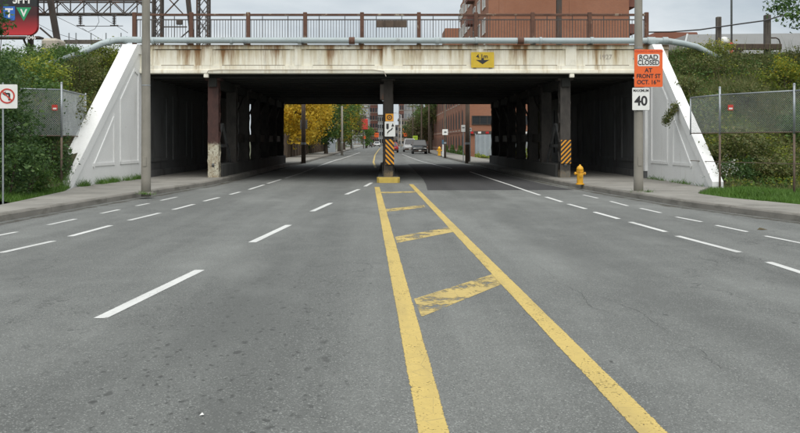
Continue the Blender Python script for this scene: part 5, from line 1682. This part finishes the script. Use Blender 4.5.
# ------------------------------------------------------------------ cars
def car(name, label, px, Y, paint, facing, kind="suv", cat="car", dx=0.0):
    """facing -1: nose to the camera, +1: tail to the camera"""
    x = (px-CX)*Y/F+dx
    e = empty(name, (x, Y, 0), 0 if facing > 0 else math.pi, label, cat, "cars up the street")
    hw = .92 if kind != "car" else .86
    hz, rz = {"suv": (1.02, 1.74), "van": (1.05, 1.95), "car": (.86, 1.42)}[kind]
    L = 4.6 if kind != "van" else 4.9
    def ring_(y, w, z0, z1, in_=.06):
        return [(-w+in_, y, z0), (w-in_, y, z0), (w, y, z0+.18), (w, y, z1-.16), (w-.10, y, z1), (-w+.10, y, z1), (-w, y, z1-.16), (-w, y, z0+.18)]
    mb = MB()
    stn = [(0, hw*.86, .38, hz-.18), (.10, hw*.95, .30, hz-.08), (.5, hw, .26, hz), (1.6, hw, .25, hz), (3.1, hw, .25, hz), (3.6, hw*.99, .25, hz-.02), (4.3, hw*.96, .28, hz-.10), (4.5, hw*.90, .33, hz-.2), (4.6, hw*.80, .42, hz-.34)]
    mb.tube_rings([ring_(y*L/4.6, w, a, b) for y, w, a, b in stn]); mb.build("body", paint, e, True)
    # cabin, windows proud of it
    yb0, yb1 = (.08, .30) if kind != "car" else (.55, 1.05)
    yf0, yf1 = (3.45, 2.75)
    if kind == "van": yf0, yf1 = 3.9, 3.2
    cw, tw = hw-.05, hw-.20
    base = [(-cw, yb0), (cw, yb0), (cw, yf0), (-cw, yf0)]
    top = [(-tw, yb1), (tw, yb1), (tw, yf1), (-tw, yf1)]
    mb = MB(); mb.add([(a, b, hz-.03) for a, b in base]+[(a, b, rz-.05) for a, b in top]+[(a*.9, b+(.08 if i < 2 else -.1), rz) for i, (a, b) in enumerate(top)],
                      [(0, 1, 5, 4), (1, 2, 6, 5), (2, 3, 7, 6), (3, 0, 4, 7), (4, 5, 9, 8), (5, 6, 10, 9), (6, 7, 11, 10), (7, 4, 8, 11), (8, 9, 10, 11)])
    mb.build("cabin", paint, e)
    def pane(name, q, off):
        """glass on a cabin side, shrunk towards its middle"""
        q = [Vector(p) for p in q]; c = sum(q, Vector())/4
        nrm = (q[1]-q[0]).cross(q[3]-q[0]).normalized()
        if nrm.dot(off) < 0: nrm = -nrm
        a = [c+(p-c)*.86+nrm*.012 for p in q]; b = [c+(p-c)*.86-nrm*.02 for p in q]
        m = MB(); m.add(a+b, [(0, 1, 2, 3), (7, 6, 5, 4)]+[(i, 4+i, 4+(i+1) % 4, (i+1) % 4) for i in range(4)]); m.build(name, M['glass'], e)
    B_ = [Vector((a, b, hz)) for a, b in base]; T_ = [Vector((a, b, rz-.05)) for a, b in top]
    pane("rear_window", [B_[0], B_[1], T_[1], T_[0]], Vector((0, -1, .3)))
    pane("windscreen", [B_[3], B_[2], T_[2], T_[3]], Vector((0, 1, .3)))
    for s, i, j in ((1, 1, 2), (-1, 0, 3)):
        m0, m1 = B_[i].lerp(B_[j], .5), T_[i].lerp(T_[j], .5)
        pane("side_window", [B_[i], m0, m1, T_[i]], Vector((s, 0, .2))); pane("side_window", [m0, B_[j], T_[j], m1], Vector((s, 0, .2)))
    for y in (.85, L-.95):
        for s in (-1, 1):
            xx = s*(hw-.10)
            mb = MB(); mb.tube([(xx-.11, y, .33), (xx+.11, y, .33)], .34, 18); w_ = mb.build("wheel", M['tyre'], e)
            mb = MB(); mb.tube([(xx+s*.111, y, .33), (xx+s*.118, y, .33)], .2, 14); mb.build("rim", M['chrome'], w_)
    for s in (-1, 1):
        mb = MB(); mb.chbox(s*(hw-.30)-.17, s*(hw-.30)+.17, L-.14, L-.02, hz-.42, hz-.26, .03); mb.build("headlight", M['lamp_clear'], e)
        mb = MB(); mb.chbox(s*(hw-.18)-.10, s*(hw-.18)+.10, -.03, .10, hz-.38, hz-.12, .02); mb.build("tail_light", M['lamp_red'], e)
        mb = MB(); mb.chbox(s*(hw+.09)-.09, s*(hw+.09)+.09, yf0-.45, yf0-.30, hz+.02, hz+.16, .02); mb.build("mirror", paint, e)
    mb = MB(); mb.chbox(-.55, .55, L-.06, L+.015, .48, hz-.45, .02); mb.build("grille", M['tyre'], e)
    mb = MB(); mb.chbox(-hw*.86, hw*.86, L-.09, L+.03, .30, .46, .03); mb.build("bumper", M['dark_steel'], e)
    mb = MB(); mb.chbox(-hw*.88, hw*.88, -.06, .09, .32, .48, .03); mb.build("bumper", M['dark_steel'], e)
    for yp in (-.075, L+.045):
        mb = MB(); mb.box(-.16, .16, yp-.006, yp+.006, .38, .50); mb.build("number_plate", M['sign_white'], e)
    return e
P1 = plain("dark_green_car_paint", (0.022, 0.026, 0.028), .25); P2 = plain("silver_car_paint", (0.42, 0.43, 0.43), .3); P3 = plain("red_car_paint", (0.34, 0.02, 0.025), .3); P4 = plain("black_car_paint", (0.015, 0.015, 0.017), .25); P5 = plain("white_car_paint", (0.66, 0.67, 0.66), .3)
car("parked_suv", "dark SUV parked at the right kerb beyond the bridge", 418.5, 108.6, P1, -1, "suv")
car("parked_van", "silver van parked behind the dark SUV", 409, 128, P2, -1, "van")
car("red_car", "red car seen just right of the middle bridge column", 392.2, 116, P3, 1, "car")
car("distant_car", "dark car far up the street on the left", 369, 215, P4, -1, "car")
car("distant_car", "white car far up the street near the middle column", 377, 238, P5, -1, "car")

# ------------------------------------------------------------------ far buildings closing the street
def block(name, px0, px1, Y, top_py, depth, mat, label, floors, cols, glass='glass', band=None, side=0):
    x0, x1 = (px0-CX)*Y/F, (px1-CX)*Y/F
    zt = H+(HY-top_py)*Y/F
    e = empty(name, (x0, Y, 0), 0, label, "building", "far buildings closing the street")
    w = x1-x0
    wbox("wall", 0, w, 0, depth, -.1, zt, mat, e)
    wbox("roof_edge", -.2, w+.2, -.2, depth+.2, zt+.001, zt+.5, M['render_grey'], e)
    fh = zt/floors
    for f in range(floors):
        for c in range(cols):
            a, b = w*(c+.16)/cols, w*(c+.84)/cols
            wn_ = wbox("window", a, b, -.02, .01, f*fh+fh*.28, f*fh+fh*.82, M[glass], e)
            wbox("sill", a-.1, b+.1, -.15, -.021, f*fh+fh*.2, f*fh+fh*.26, M['stone_trim'], wn_)
    if side:
        n = max(2, int(depth/4))
        xs = w if side > 0 else 0
        for f in range(floors):
            for c in range(n):
                a, b = depth*(c+.2)/n, depth*(c+.8)/n
                wbox("window", *sorted((xs-.01, xs+side*.02)), a, b, f*fh+fh*.28, f*fh+fh*.82, M[glass], e)
    if band is not None:
        for f in range(floors):
            wbox("floor_band", -.06, w+.06, -.06, -.001, f*fh+.02, f*fh+fh*.14, M[band], e)
    return e
block("apartment_block", 345, 369, 262, 58, 22, M['render_grey'], "grey apartment block with pale glass rows on the far left", 9, 7, 'glass_pale', 'render_pale', 1)
block("brick_tower", 369.5, 377.5, 300, 60, 20, M['brick_dark'], "narrow dark brick tower at the left end of the street", 11, 3, 'glass', None, 1)
block("office_block", 404, 424, 300, 62, 24, M['render_pale'], "pale office block with blue-grey glass rows far up on the right", 10, 6, 'glass_pale', 'render_pale', -1)
block("brick_tower", 399.5, 403.8, 285, 62, 18, M['brick_dark'], "narrow red brick tower beside the pale office block", 10, 2, 'glass', None, -1)
block("tan_building", 399, 409, 255, 120, 16, M['render_tan'], "low tan building at the right end of the street", 4, 4, 'glass', None, -1)
block("grey_building", 377, 383.5, 330, 116, 20, M['render_pale'], "low grey building at the far end of the street", 4, 3, 'glass', None, 1)
block("street_end_building", 383.8, 398, 360, 126, 20, M['render_grey'], "low building hidden behind the middle column at street end", 3, 5, 'glass', None)

# grey shed and red roof beyond the right bank
sx0, sx1, sy = (686-CX)*76/F, (860-CX)*76/F, 76.0
zt = H+(HY-27.5)*76/F
e = empty("grey_shed", (sx0, sy, 0), 0, "long grey roofed shed beyond the right bank", "building")
wbox("wall", .2, sx1-sx0, .5, 18, -.1, 9.4, M['render_grey'], e)
mb = MB(); w = sx1-sx0
mb.add([(-.3, 0, 9.401), (w, 0, 9.401), (w, 18, 9.401), (-.3, 18, 9.401), (1.9, 5, zt), (w, 5, zt+.15), (w, 13, zt+.15), (1.9, 13, zt)],
       [(3, 2, 1, 0), (0, 1, 5, 4), (1, 2, 6, 5), (2, 3, 7, 6), (3, 0, 4, 7), (4, 5, 6, 7)]); mb.build("roof", M['roof_grey'], e)
mb = MB(); mb.bar((-.3, -.03, 9.43), (1.9, 4.97, zt+.03), .16, .1); mb.build("hip_cap", M['render_pale'], e)
e = empty("red_roofed_house", ((652-CX)*120/F, 120, 0), 0, "low house with red-brown roof beyond the bridge's right end", "building")
wbox("wall", 0, 6.6, 0, 8, -.1, 15.4, M['brick_dark'], e)
mb = MB(); mb.prism([(-.4, 15.4), (6.9, 15.4), (6.2, 16.9), (.4, 16.9)], -.4, 8.4, 'y'); mb.build("roof", M['roof_red'], e)
for i in range(3):
    for z in (8.5, 12.2): front_window(e, .7+i*2.0, 1.9+i*2.0, z, z+1.6, 0, 1)
